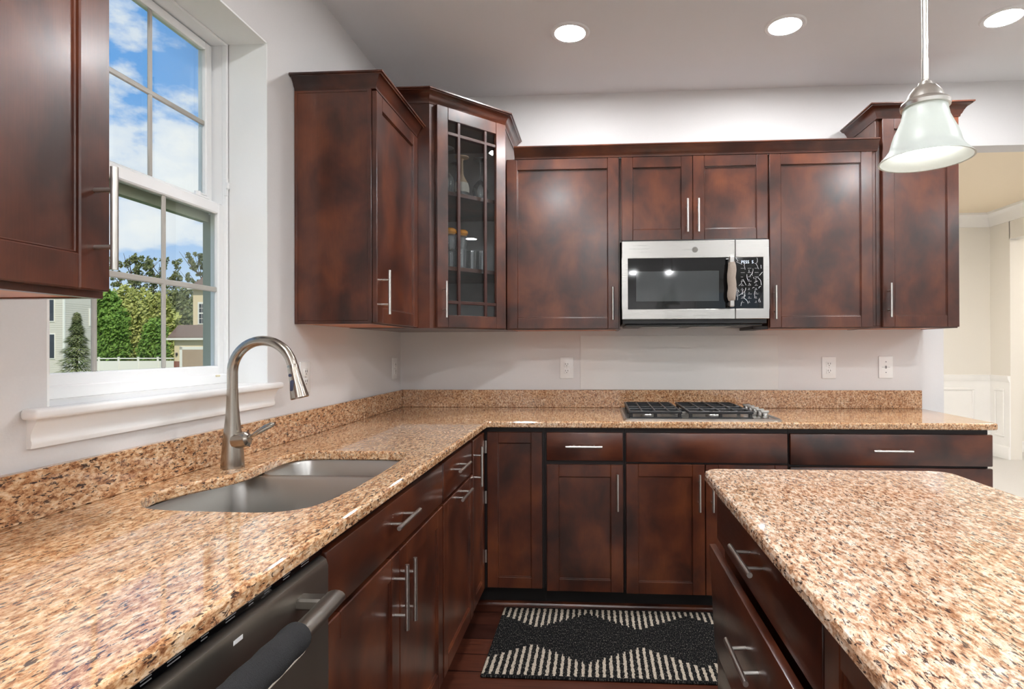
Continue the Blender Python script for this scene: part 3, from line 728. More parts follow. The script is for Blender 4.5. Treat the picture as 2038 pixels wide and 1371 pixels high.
# ------------------------------------------------------------------ worktops, splashes, sink
hole_pts = [(.150, -2.112), (.108, -2.06), (.092, -1.999), (.099, -1.951), (.121, -1.886), (.152, -1.82), (.166, -1.74), (.160, -1.65), (.150, -1.54), (.168, -1.474), (.215, -1.449), (.346, -1.447), (.47, -1.449), (.528, -1.470), (.546, -1.53), (.554, -1.66), (.557, -1.76), (.556, -1.88), (.552, -1.98), (.541, -2.077), (.512, -2.128), (.46, -2.150), (.385, -2.151), (.263, -2.147), (.19, -2.136)]
hole = catmull(hole_pts, 3)
def ccw(p):
    a = sum(p[i - 1][0] * p[i][1] - p[i][0] * p[i - 1][1] for i in range(len(p)))
    return p if a > 0 else p[::-1]
hole = ccw(hole)
YN = -3.96
outl = round_poly([(0.002, -0.002), (0.002, YN), (0.648, YN), (0.648, -0.648), (2.972, -0.648), (2.980, -0.002)], [0, 0, 0.01, 0.012, 0.02, 0.004])
outl = ccw(outl)
wt = slab('worktop', outl, 0.884, 0.914, 'granite', [hole], edge=0.007)
tag(wt, 'speckled tan granite worktop running along the window wall and back wall', 'countertop')
b = B(); b.box((0.0225, -0.0225, 0.9145), (2.980, -0.001, 1.016), 0.002)
tag(obj('backsplash', b, 'granite_splash'), 'low granite backsplash along the back wall behind the cooktop', 'backsplash')
b = B(); b.box((0.001, YN, 0.9145), (0.0222, -0.001, 1.016), 0.002)
tag(obj('backsplash', b, 'granite_splash'), 'low granite backsplash along the window wall behind the faucet', 'backsplash')
t = thing('sink', 'stainless undermount double bowl sink set into the window side worktop', 'sink', (0.34, -1.8, 0.884))
def bowl(poly, z1, depth):
    b = B(); poly = ccw(poly)
    rings = [[(x, y, z1) for x, y in offset_poly(poly, -0.012)], [(x, y, z1) for x, y in offset_poly(poly, 0.0)]]
    for d_, z in ((0.004, z1 - 0.01), (0.012, z1 - depth * 0.6), (0.02, z1 - depth + 0.03), (0.032, z1 - depth + 0.008), (0.05, z1 - depth)):
        rings.append([(x, y, z) for x, y in offset_poly(poly, d_)])
    b.rings([[Vector(p) for p in r] for r in rings], cap=False)
    b.bm.faces.new([v for v in b.bm.verts[:][-len(poly):]])
    return b
big = round_poly([(.090, -1.690), (.090, -2.158), (.562, -2.158), (.562, -1.690)], [0.05, 0.11, 0.13, 0.05], 8)
sml = round_poly([(.142, -1.440), (.142, -1.668), (.562, -1.668), (.562, -1.440)], [0.07, 0.05, 0.05, 0.06], 8)
for nm, poly, dep in (('large_bowl', big, 0.215), ('small_bowl', sml, 0.18)):
    b = bowl(poly, 0.8825, dep); w = obj(nm, b, 'sink', t, recalc=True)
    sm = w.modifiers.new('thickness', 'SOLIDIFY'); sm.thickness = 0.0015
b = B(); b.tube([(0.10, -1.679, 0.862), (0.555, -1.679, 0.862)], 0.0125, 12); obj('divider', b, plain('polished_steel_rim', (236, 235, 232), 0.16, 1.0), t)
for cx, cy, z in ((0.33, -1.94, 0.669), (0.35, -1.555, 0.704)):
    b = B(); b.lathe([(0, 0.0), (0.04, 0.0), (0.045, 0.003), (0.03, 0.002), (0, -0.0)], (cx, cy, z), 24, cap=False); obj('drain', b, 'nickel', t)

# ------------------------------------------------------------------ faucet
fx, fy, fz = 0.098, -1.718, 0.9142
t = thing('faucet', 'brushed stainless pull-down faucet with high arc behind the sink', 'faucet', (fx, fy, fz))
b = B(); b.lathe([(0, 0), (0.0315, 0), (0.0315, 0.004), (0.0300, 0.03), (0.0272, 0.07), (0.0235, 0.105), (0.0195, 0.140), (0.0168, 0.175), (0.0155, 0.205), (0.0152, 0.228), (0, 0.228)], (fx, fy, fz), 32); obj('body', b, 'faucet', t)
R1 = 0.092; zc = 1.193
path = [(fx, fy, fz + 0.2282), (fx, fy, zc)]
for k in range(1, 25):
    a = math.radians(167 * k / 24); path.append((fx + R1 - R1 * math.cos(a), fy, zc + R1 * math.sin(a)))
b = B(); b.tube(path, 0.0146, 18); obj('spout', b, 'faucet', t)
e = Vector(path[-1]); dr = Vector((math.sin(math.radians(13)), 0, -math.cos(math.radians(13))))
b = B(); b.tube([e, e + dr * 0.002, e + dr * 0.012, e + dr * 0.045, e + dr * 0.080, e + dr * 0.096, e + dr * 0.099], [0.0150, 0.0158, 0.0160, 0.0190, 0.0235, 0.0255, 0.0235], 24); sh = obj('spray_head', b, 'faucet', t)
b = B(); c0 = e + dr * 0.030 + Vector((-0.004, -0.0150, 0)); b.cyl(c0, c0 + Vector((0, -0.0045, 0)), 0.0046, seg=14)
b.box((-0.0055, -0.0035, -0.016), (0.0055, 0.004, 0.016), 0.0035, Fr(e + dr * 0.060 + Vector((-0.004, -0.0195, 0)), (1, 0, 0.2), (0, -1, 0)), 2)
obj('spray_buttons', b, plain('button_blue_grey', (52, 58, 80), 0.4), sh)
b = B(); b.tube([(fx + 0.012, fy - 0.004, 0.992), (fx + 0.034, fy - 0.006, 0.996), (fx + 0.050, fy - 0.007, 0.999), (fx + 0.056, fy - 0.007, 1.000)], [0.0235, 0.0235, 0.021, 0.013], 20); lv = obj('lever_hub', b, 'faucet', t)
b = B(); b.tube([(fx + 0.050, fy - 0.007, 1.001), (fx + 0.066, fy - 0.007, 1.009), (fx + 0.085, fy - 0.006, 1.021), (fx + 0.105, fy - 0.005, 1.033), (fx + 0.122, fy - 0.004, 1.041), (fx + 0.131, fy - 0.004, 1.044)], [0.006, 0.008, 0.0125, 0.0140, 0.0110, 0.004], 14, flat=(1.0, 0.62)); obj('lever', b, 'faucet', lv)

# ------------------------------------------------------------------ cooktop
CX0, CX1, CY0, CY1 = 1.293, 2.034, -0.600, -0.095
t = thing('cooktop', 'stainless gas cooktop with black grates set in the back worktop', 'cooktop', (1.66, -0.35, 0.9145))
b = B(); b.prism(ccw(round_poly([(CX0, CY0), (CX1, CY0), (CX1, CY1), (CX0, CY1)], 0.015)), 0.9142, 0.9185)
b.sweep(ccw(round_poly([(CX0 + .01, CY0 + .01), (CX1 - .01, CY0 + .01), (CX1 - .01, CY1 - .01), (CX0 + .01, CY1 - .01)], 0.012)), [(-0.008, 0.9183), (0.006, 0.9183), (0.006, 0.9225), (0.002, 0.9245), (-0.004, 0.9245), (-0.008, 0.922)], closed=True)
obj('deck', b, 'steel', t)
burn = [(1.42, -0.46), (1.42, -0.22), (1.74, -0.46), (1.74, -0.22), (1.585, -0.34)]
for (x, y) in burn:
    r = 0.038 if (x, y) != burn[-1] else 0.05
    b = B(); b.lathe([(0, 0.0), (r, 0.0), (r, 0.010), (r - 0.004, 0.014), (0, 0.014)], (x, y, 0.9186), 28); bb = obj('burner', b, 'steel', t)
    b = B(); b.lathe([(0, 0.0142), (r - 0.006, 0.0142), (r - 0.004, 0.018), (r - 0.012, 0.021), (0, 0.0215)], (x, y, 0.9186), 28); obj('burner_cap', b, 'iron', bb)
for gx0, gx1 in ((1.318, 1.572), (1.600, 1.905)):
    b = B(); z0, z1 = 0.944, 0.957; w = 0.0055
    for y in (-0.575, -0.345, -0.120): b.box((gx0, y - w, z0), (gx1, y + w, z1), 0.002)
    for x in (gx0 + w, gx1 - w): b.box((x - w, -0.575, z0), (x + w, -0.120, z1), 0.002)
    nx = 4
    for k in range(1, nx):
        x = gx0 + (gx1 - gx0) * k / nx
        b.box((x - w * .8, -0.575, z0 + 0.002), (x + w * .8, -0.120, z1 + 0.002), 0.002)
    for yc in (-0.46, -0.23): b.box((gx0, yc - w * .8, z0 + 0.002), (gx1, yc + w * .8, z1 + 0.001), 0.002)
    for x in (gx0 + 0.012, (gx0 + gx1) / 2, gx1 - 0.012):
        for y in (-0.568, -0.345, -0.127): b.box((x - 0.008, y - 0.007, 0.9187), (x + 0.008, y + 0.007, z0 + 0.003), 0.002)
    b.box((gx0, -0.580, 0.9215), (gx1, -0.572, 0.929), 0.002)
    obj('grate', b, 'iron', t)
for k in range(5):
    x, y = 1.975, -0.175 - 0.085 * k
    b = B(); b.lathe([(0, 0), (0.019, 0), (0.019, 0.006), (0.016, 0.008), (0.0155, 0.022), (0.0135, 0.025), (0, 0.025)], (x, y, 0.9186), 24)
    b.box((x - 0.020, y - 0.005, 0.9186 + 0.0245), (x + 0.020, y + 0.005, 0.9186 + 0.036), 0.002)
    kn = obj('knob', b, 'steel', t)

# ------------------------------------------------------------------ microwave
mx0, mx1, mz0, mz1, my = 1.294, 2.028, 1.404, 1.800, -0.42
t = thing('microwave', 'stainless over-the-range microwave with black glass door', 'microwave', (1.66, 0, mz0))
b = B(); b.box((mx0 + 0.004, -0.385, mz0 - 0.022), (mx1 - 0.004, -0.003, mz1 + 0.012), 0.002); b.box((mx0 + 0.02, -0.37, mz0 - 0.034), (mx1 - 0.02, -0.03, mz0 - 0.022), 0.004)
obj('body', b, 'black', t)
b = B()
for x in (1.50, 1.76): b.box((x - 0.10, -0.33, mz0 - 0.037), (x + 0.10, -0.10, mz0 - 0.0345), 0.001)
obj('grease_filter', b, 'steel', t)
seam = 1.8605
def holed_panel(x0, x1, z0, z1, hx0, hx1, hz0, hz1, y0, y1):
    b = B()
    b.box((x0, y1, z0), (x1, y0, hz0), 0.002); b.box((x0, y1, hz1), (x1, y0, z1), 0.002)
    if hx0 > x0: b.box((x0, y1 + 0.0002, hz0 - 0.003), (hx0, y0, hz1 + 0.003), 0.0)
    if hx1 < x1: b.box((hx1, y1 + 0.0002, hz0 - 0.003), (x1, y0, hz1 + 0.003), 0.0)
    return b
gx0, gx1, gz0, gz1 = 1.324, 1.999, 1.455, 1.712
dr_ = obj('door', holed_panel(mx0, seam - 0.001, mz0, mz1, gx0, seam, gz0, gz1, -0.386, my), 'steel', t)
cp = obj('control_panel', holed_panel(seam + 0.001, mx1, mz0, mz1, seam, gx1, gz0, gz1, -0.386, my), 'steel', t)
b = B(); b.box((gx0, my + 0.0015, gz0), (seam - 0.001, my + 0.012, gz1)); dg = obj('door_glass', b, 'black_gloss', dr_)
b = B(); b.box((1.366, my + 0.0008, 1.494), (1.780, my + 0.0014, 1.646)); obj('window_screen', b, plain('perforated_screen', (66, 70, 71), 0.05, nscale=900, var=0.1), dr_)
b = B(); b.box((seam + 0.001, my + 0.0015, gz0), (gx1, my + 0.012, gz1)); obj('keypad', b, 'black_gloss', cp)
def text_mesh(txt, size, F, u, z, n, material, parent, name):
    cu = D.curves.new(name, 'FONT'); cu.body = txt; cu.size = size; cu.extrude = 0.0002; cu.resolution_u = 3
    tmp = D.objects.new(name, cu); COL.objects.link(tmp)
    me = D.meshes.new_from_object(tmp.evaluated_get(bpy.context.evaluated_depsgraph_get()))
    D.objects.remove(tmp); D.curves.remove(cu)
    b = B(); b.bm.from_mesh(me); D.meshes.remove(me)
    for v in b.bm.verts: v.co = F.p(u + v.co.x, n + v.co.z, z + v.co.y)
    return obj(name, b, material, parent, smooth=False)
text_mesh('PESS  S', 0.021, FB, 1.889, 1.681, 0.4195, 'display', cp, 'display_text')
b = B(); rnd = random.Random(5)
for r_ in range(9):
    z = 1.655 - 0.0215 * r_
    for c_ in range(3):
        x = 1.888 + 0.034 * c_
        L_ = rnd.uniform(0.010, 0.020); b.box((x, my + 0.0010, z), (x + L_, my + 0.0014, z + 0.0028))
        if r_ > 2: b.box((x + 0.004, my + 0.0010, z + 0.005), (x + 0.009, my + 0.0014, z + 0.010))
obj('keypad_marks', b, 'grey_mark', cp)
# crinkled protective film over the keypad
b = B(); rnd = random.Random(11)
for k in range(34):
    x = rnd.uniform(1.868, 1.990); z = rnd.uniform(1.465, 1.70); pts = []
    a = rnd.gauss(math.pi / 2, 0.45); L_ = rnd.uniform(0.010, 0.05)
    for j in range(5):
        pts.append((min(max(x, 1.866), 1.994), my - 0.0006, min(max(z, 1.460), 1.708))); x += math.cos(a) * L_ / 4; z += math.sin(a) * L_ / 4; a += rnd.gauss(0, 0.35)
    b.tube(pts, rnd.uniform(0.0006, 0.0013), 5)
obj('protective_film', b, plain('crinkled_film', (225, 226, 230), 0.2), cp)
b = B(); b.cyl((1.661, my - 0.0012, 1.753), (1.661, my + 0.001, 1.753), 0.0145, seg=32); bd = obj('badge', b, plain('badge_grey', (116, 114, 108), 0.35, 0.8), dr_)
b = B(); b.tube([(1.661 + 0.0118 * math.cos(2 * math.pi * k / 28), my - 0.0016, 1.753 + 0.0118 * math.sin(2 * math.pi * k / 28)) for k in range(29)], 0.0006, 6)
sw = [(1.661 + (0.0015 + 0.0005 * k) * math.cos(k * 0.55), my - 0.0016, 1.753 + (0.0015 + 0.0005 * k) * math.sin(k * 0.55)) for k in range(14)]
b.tube(sw, 0.0008, 6); obj('badge_emblem', b, 'steel', bd)
hx = 1.8335
b = B()
for z in (1.478, 1.690): b.box((hx - 0.010, -0.452, z - 0.009), (hx + 0.010, my + 0.002, z + 0.009), 0.003)
b.box((hx - 0.013, -0.468, 1.462), (hx + 0.013, -0.452, 1.712), 0.004); obj('handle', b, 'steel', dr_)
b = B(); zs = [1.492 + 0.190 * k / 10 for k in range(11)]
b.tube([(hx - 0.002 * math.sin(k * 1.3), -0.460, z) for k, z in enumerate(zs)], [0.0165, 0.0205, 0.0215, 0.0205, 0.0210, 0.0215, 0.0205, 0.0215, 0.0210, 0.0195, 0.0165], 18, flat=(1, 0.85))
tag(obj('handle_cover', b, 'cloth', loc=(hx, -0.46, 1.49)), 'grey beige cloth cover wrapped on the microwave door handle', 'handle cover')
# filler block under the cabinet edge
b = B(); b.box((1.978, -0.30, UB - 0.002), (2.054, -0.02, 1.3695), 0.001); tag(obj('filler_block', b, 'dark_gap'), 'small dark filler block under the right end of the microwave', 'filler')

# ------------------------------------------------------------------ wall bits
b = B(); b.box((1.07, -0.0022, 1.0165), (2.20, -0.0003, 1.33), 0.0006)
tag(obj('splash_guard', b, plain('satin_wall_panel', (226, 223, 219), 0.22, nscale=30, nstr=0.03)), 'thin glossy protective panel on the wall behind the cooktop', 'wall panel')
def outlet(F, u, z, label, kind_='outlet'):
    o_ = F.p(u, 0, z)
    t = thing('outlet' if kind_ == 'outlet' else 'wall_plate', label, 'outlet' if kind_ == 'outlet' else 'wall plate', o_, 'electrical wall plates' if kind_ == 'outlet' else None)
    b = B(); b.box((u - 0.039, 0.0004, z - 0.062), (u + 0.039, 0.007, z + 0.062), 0.004, F, 2); obj('plate', b, 'plate', t)
    if kind_ == 'outlet':
        for s_ in (-1, 1):
            zc_ = z + s_ * 0.0195
            b = B(); b.box((u - 0.0165, 0.006, zc_ - 0.014), (u + 0.0165, 0.0095, zc_ + 0.014), 0.006, F, 2); rc = obj('receptacle', b, 'plate', t)
            b = B()
            for q in (-0.0065, 0.0065): b.box((u + q - 0.0012, 0.009, zc_ - 0.001), (u + q + 0.0012, 0.0102, zc_ + 0.008), 0, F)
            b.cyl(F.p(u, 0.009, zc_ - 0.0075), F.p(u, 0.0102, zc_ - 0.0075), 0.0024, seg=10); obj('slots', b, 'slot', rc)
        b = B(); b.cyl(F.p(u, 0.0065, z), F.p(u, 0.0085, z), 0.003, seg=12); obj('screw', b, 'nickel', t)
    else:
        for s_ in (-1, 1):
            b = B(); b.cyl(F.p(u, 0.0065, z + s_ * 0.030), F.p(u, 0.0085, z + s_ * 0.030), 0.003, seg=12); obj('screw', b, 'grey_mark', t)
        b = B(); b.box((u - 0.005, 0.0068, z - 0.008), (u + 0.005, 0.0078, z + 0.008), 0.001, F); b.box((u - 0.022, 0.0069, z - 0.0008), (u + 0.022, 0.0073, z + 0.0008), 0, F); obj('jack', b, 'grey_mark', t)
outlet(FB, 0.991, 1.1435, 'white outlet on the back wall left of the cooktop')
outlet(FB, 2.480, 1.1435, 'white outlet on the back wall right of the cooktop')
outlet(FB, 2.792, 1.1460, 'white blank wall plate right of the outlets near the wall end', 'plate')
outlet(FL, -0.109, 1.1450, 'white outlet on the window wall close to the inner corner')
outlet(FL, -1.122, 1.1480, 'white outlet on the window wall behind the faucet spray head')

# ------------------------------------------------------------------ glassware in the corner cabinet
def diag(u, n): p = FD.p(u, -n, 0); return p.x, p.y
GG = 'glassware in the corner cabinet'
def tube_shell(b, prof, c, seg=20):
    b.lathe(prof, c, seg, cap=False)
def wine(u, n, z, s_=1.0):
    x, y = diag(u, n); t = thing('wine_glass', '', 'glass', (x, y, z), GG)
    h = 0.205 * s_
    b = B(); tube_shell(b, [(0.030 * s_, 0), (0.036 * s_, 0.03 * s_), (0.038 * s_, 0.05 * s_), (0.032 * s_, 0.075 * s_), (0.016 * s_, 0.095 * s_), (0.005, 0.105 * s_)], (x, y, z)); obj('bowl', b, 'stemware', t)
    b = B(); b.cyl((x, y, z + 0.103 * s_), (x, y, z + h - 0.006), 0.0035); b.lathe([(0, h - 0.009), (0.008, h - 0.008), (0.034 * s_, h - 0.003), (0.035 * s_, h), (0, h)], (x, y, z), 24); obj('stem', b, 'stemware', t)
    return t, x, y
S2 = SH2 + 0.0192; S1 = SH1 + 0.0192
def lab(t, l): t['label'] = l
t, x, y = wine(0.133, 0.075, S2, 1.12); lab(t, 'clear wine glass upside down at the left of the upper glass cabinet shelf')
t, x, y = wine(0.160, 0.19, S2, 1.0); lab(t, 'clear wine glass upside down behind the left lattice bar, upper shelf')
t, x, y = wine(0.262, 0.19, S2, 1.0); lab(t, 'clear wine glass upside down behind the twine wrapped glass')
t, x, y = wine(0.345, 0.09, S2, 1.08); lab(t, 'clear wine glass upside down at the right end of the upper shelf')
x, y = diag(0.224, 0.075); t = thing('wine_glass', 'upside down wine glass wrapped in twine and lace on the upper shelf', 'glass', (x, y, S2), GG)
b = B(); tube_shell(b, [(0.031, 0), (0.036, 0.025), (0.037, 0.034)], (x, y, S2)); obj('bowl', b, 'stemware', t)
b = B(); b.lathe([(0.0375, 0.022), (0.039, 0.045), (0.033, 0.070), (0.031, 0.072), (0.03, 0.03)], (x, y, S2), 24, cap=False); obj('lace_band', b, 'lace', t)
b = B(); b.lathe([(0.032, 0.071), (0.018, 0.095), (0.0085, 0.115), (0.0065, 0.185), (0.012, 0.193), (0.036, 0.200), (0.036, 0.205), (0, 0.206)], (x, y, S2), 24, cap=False); obj('twine_wrap', b, 'twine', t)
x, y = diag(0.086, 0.16); t = thing('goblet', 'small decorated orange and white goblet at far left of the upper shelf', 'glass', (x, y, S2), GG)
b = B(); tube_shell(b, [(0.020, 0), (0.022, 0.05)], (x, y, S2)); obj('bowl', b, 'stemware', t)
b = B(); b.lathe([(0.0, 0.05), (0.018, 0.05), (0.022, 0.075), (0.012, 0.105), (0, 0.112)], (x, y, S2), 18); obj('decoration', b, 'twine', t)
def flute(u, n, l):
    x, y = diag(u, n); t = thing('flute_glass', l, 'glass', (x, y, S1), GG)
    b = B(); tube_shell(b, [(0.030, 0), (0.033, 0.07), (0.030, 0.09), (0.022, 0.10), (0.029, 0.13), (0.029, 0.165), (0.020, 0.178)], (x, y, S1)); obj('bowl', b, 'stemware', t)
    b = B(); b.lathe([(0.0, 0.172), (0.020, 0.174), (0.031, 0.185), (0.030, 0.198), (0.022, 0.205), (0, 0.206)], (x, y, S1), 24); obj('amber_foot', b, 'amber', t)
flute(0.172, 0.10, 'clear glass with amber foot, left of the amber pair on the lower shelf')
flute(0.240, 0.10, 'clear glass with amber foot, right of the amber pair on the lower shelf')
def tumbler(u, n, z, h, r, l):
    x, y = diag(u, n); b = B(); ns = 20
    rings = []
    for (f, zz) in ((0.0, 0.0), (0.85, 0.0), (0.9, h * 0.3), (1.0, h), (0.95, h), (0.85, h * 0.12), (0.0, h * 0.12)):
        rings.append([Vector((x + r * max(f, 0.001) * (1 + (0.05 if k % 2 else -0.05)) * math.cos(2 * math.pi * k / ns), y + r * max(f, 0.001) * (1 + (0.05 if k % 2 else -0.05)) * math.sin(2 * math.pi * k / ns), z + zz)) for k in range(ns)])
    b.rings(rings, cap=False)
    tag(obj('tumbler', b, 'stemware', loc=(x, y, z)), l, 'glass', GG)
tumbler(0.098, 0.09, S1, 0.175, 0.034, 'tall etched crystal tumbler at the left end of the lower shelf')
tumbler(0.202, 0.045, S1, 0.095, 0.026, 'short cut glass tumbler in front of the amber footed pair')
tumbler(0.282, 0.075, S1, 0.100, 0.024, 'short cut glass tumbler right of the amber footed pair')
tumbler(0.345, 0.09, S1, 0.105, 0.032, 'short ribbed tumbler at the right end of the lower shelf')
tumbler(0.100, 0.09, UB + 0.0182, 0.075, 0.034, 'low glass tumbler on the cabinet floor at the left')
tumbler(0.165, 0.13, UB + 0.0182, 0.16, 0.012, 'slim clear glass standing on the cabinet floor behind the lattice')

# ------------------------------------------------------------------ island
IX0, IY1, IY0 = 1.466, -1.662, -3.05
io = ccw(round_poly([(IX0, IY0), (2.165, IY0), (2.145, IY1), (IX0, IY1)], [0.03, 0.03, 0.055, 0.045], 8))
iw = slab('island_worktop', io, 0.884, 0.914, 'granite_island', edge=0.010, loc=(1.8, -2.3, 0.884))
tag(iw, 'speckled cream and tan granite worktop on the island at lower right', 'countertop')
FI = Fr((1.526, 0, 0), (0, 1, 0), (-1, 0, 0))      # island left face: u = y, n = -x
t = thing('island_cabinet', 'cherry island cabinet with drawers facing the sink', 'cabinet', (1.8, -2.3, 0))
b = B(); b.box((1.527, -3.0, 0.10), (2.02, -1.676, 0.8835), 0.001); obj('body', b, 'wood', t)
b = B(); b.box((1.60, -2.98, 0), (1.98, -1.72, 0.10)); obj('toe_kick', b, 'toe', t)
d = slabfront(FI, -2.433, -1.672, 0.715, 0.860, 0.0, t, 'wood_y'); handle(FI, -2.066, 0.800, 0.020, d, False)
# lower drawer, slightly open and drooping: its front leans out at the top
FT_lean = math.tan(math.radians(2.9))
class Lean(Fr):
    def p(s, u, n, z): return s.o + s.u * u + s.n * (n + z * FT_lean) + Z * (z - n * FT_lean)
FT = Lean((1.5175, 0, 0.405), (0, 1, 0), (-1, 0, 0))
d = slabfront(FT, -2.433, -1.676, 0.0, 0.298, 0.0, t, 'wood_y'); handle(FT, -2.105, 0.200, 0.020, d, False)
d = slabfront(FI, -2.433, -1.672, 0.108, 0.398, 0.0, t, 'wood_y')
d = shaker(FI, -2.96, -2.442, 0.108, 0.860, 0.0, t, rail=0.055)

# ------------------------------------------------------------------ rug
m, nt, b_ = mat('striped_rug_pile'); M['rug'] = m
g = nt.nodes.new('ShaderNodeNewGeometry'); sp = nt.nodes.new('ShaderNodeSeparateXYZ'); nt.links.new(g.outputs['Position'], sp.inputs[0])
def mth(op, a, c=None, d_=None):
    n = nt.nodes.new('ShaderNodeMath'); n.operation = op
    for i, v in enumerate((a, c, d_)):
        if v is None: continue
        if isinstance(v, (int, float)): n.inputs[i].default_value = v
        else: nt.links.new(v, n.inputs[i])
    return n.outputs[0]
RX0, RX1, RY0, RY1 = 0.716, 1.93, -1.168, -0.588
wob = mth('MULTIPLY', mth('SUBTRACT', noise(nt, wpos(nt, (60, 60, 1)), 1.0, 2), 0.5), 0.012)
xs = mth('ADD', sp.outputs[0], wob)
stripe = mth('GREATER_THAN', mth('SINE', mth('MULTIPLY', mth('SUBTRACT', xs, RX0), 2 * math.pi / 0.0275)), 0.22)
# distance from the near / far edge against a zigzag
yy = mth('ABSOLUTE', mth('SUBTRACT', sp.outputs[1], (RY0 + RY1) / 2))
zig = mth('PINGPONG', mth('ADD', mth('SUBTRACT', sp.outputs[0], RX0), 0.055), 0.23)
xq = mth('MULTIPLY', mth('ROUND', mth('DIVIDE', zig, 0.0275)), 0.0275)
near_side = mth('LESS_THAN', sp.outputs[1], (RY0 + RY1) / 2)
lim = mth('SUBTRACT', mth('SUBTRACT', 0.236, mth('MULTIPLY', near_side, 0.045)), mth('MULTIPLY', xq, 0.62))
zone = mth('GREATER_THAN', mth('ADD', yy, mth('MULTIPLY', wob, 0.8)), lim)
edge = mth('LESS_THAN', yy, 0.278)
fac = mth('MULTIPLY', mth('MULTIPLY', stripe, zone), edge)
fine = noise(nt, wpos(nt, (300, 80, 1)), 1.0, 4, 0.75)
dk = ramp(nt, [(0.46, lin(12, 12, 14)), (0.56, lin(26, 26, 27)), (0.64, lin(128, 122, 114))]); nt.links.new(fine, dk.inputs[0])
lt = ramp(nt, [(0.3, lin(120, 108, 96)), (0.6, lin(205, 192, 174))]); nt.links.new(fine, lt.inputs[0])
nt.links.new(mix(nt, fac, dk.outputs[0], lt.outputs[0]), b_.inputs['Base Color'])
b_.inputs['Roughness'].default_value = 0.95; b_.inputs['Specular IOR Level'].default_value = 0.1
bump(nt, b_, mth('ADD', fine, fac), 0.5, 0.004)
b = B(); b.box((RX0, RY0, 0.0004), (RX1, RY1, 0.011), 0.004)
t = tag(obj('rug', b, 'rug', loc=(1.2, -0.9, 0)), 'black and cream striped rug on the hardwood floor before the cooktop', 'rug')

# ------------------------------------------------------------------ outdoors, beyond the window
def px(u, w, depth):
    """point seen along a direction of the view at a given distance; used to lay out the neighbours' plots"""
    return EYE + (_f + _r * ((u - CX) / F_PX) - _u * ((w - CY) / F_PX)) * depth
GZ = -1.15
M['grass'] = plain('lawn_grass', (104, 122, 62), 0.95, nscale=3, var=0.25)
M['siding'] = plain('pale_siding', (216, 208, 194), 0.7, nscale=2)
M['siding_tan'] = plain('tan_siding', (226, 204, 166), 0.7, nscale=2)
M['roof'] = plain('brown_shingle', (120, 100, 88), 0.9, nscale=20, var=0.2)
M['win_dark'] = plain('dark_window', (58, 62, 70), 0.15)
M['garage'] = plain('garage_door_tan', (172, 146, 120), 0.6, nscale=3, var=0.05)
M['brick'] = plain('red_brick', (140, 84, 66), 0.85, nscale=40, var=0.3)
M['fence'] = plain('white_vinyl_fence', (238, 233, 222), 0.4)
M['bark'] = plain('bark', (92, 78, 62), 0.9, nscale=20, var=0.3)
def leafmat(name, a, c):
    m, nt, b = mat(name)
    r = ramp(nt, [(0.3, lin(*a)), (0.7, lin(*c))]); nt.links.new(noise(nt, wpos(nt), 1.2, 5, 0.7), r.inputs[0])
    nt.links.new(r.outputs[0], b.inputs['Base Color']); b.inputs['Roughness'].default_value = 0.8; b.inputs['Specular IOR Level'].default_value = 0.2
    M[name] = m
leafmat('leaf_green', (84, 122, 48), (142, 172, 82)); leafmat('leaf_yellow', (150, 158, 80), (198, 196, 122))
leafmat('leaf_dark', (96, 108, 68), (142, 144, 98)); leafmat('leaf_spruce', (84, 104, 58), (162, 164, 112))
b = B(); b.box((-140, -60, GZ - 0.3), (-0.3, 160, GZ))
tag(obj('lawn', b, 'grass'), 'green lawn outside between the neighbouring houses', 'lawn', kind='structure')
def frame_at(u, depth, turn=0.0):
    o = px(u, CY, depth); o.z = GZ
    r2 = Vector((_r.x, _r.y, 0)).normalized(); r2.rotate(Matrix.Rotation(turn, 3, 'Z'))
    n2 = Vector((r2.y, -r2.x, 0))
    return Fr(o, r2, n2)
def leaf_cloud(b, blobs, count, size, rnd):
    tot = sum(r[0] * r[1] * r[2] for _, r in blobs)
    for c, r in blobs:
        for k in range(int(count * r[0] * r[1] * r[2] / tot)):
            while True:
                v = Vector((rnd.uniform(-1, 1), rnd.uniform(-1, 1), rnd.uniform(-1, 1)))
                if 0.25 < v.length < 1: break
            v = v * (0.75 + 0.25 * rnd.random()); p = Vector((c[0] + v.x * r[0], c[1] + v.y * r[1], c[2] + v.z * r[2]))
            s_ = size * rnd.uniform(0.6, 1.4)
            a = Vector((rnd.gauss(0, 1), rnd.gauss(0, 1), rnd.gauss(0, 1))).normalized(); q = a.orthogonal().normalized(); w = a.cross(q)
            b.quad([p + q * s_, p + w * s_ * 0.6, p - q * s_, p - w * s_ * 0.6])
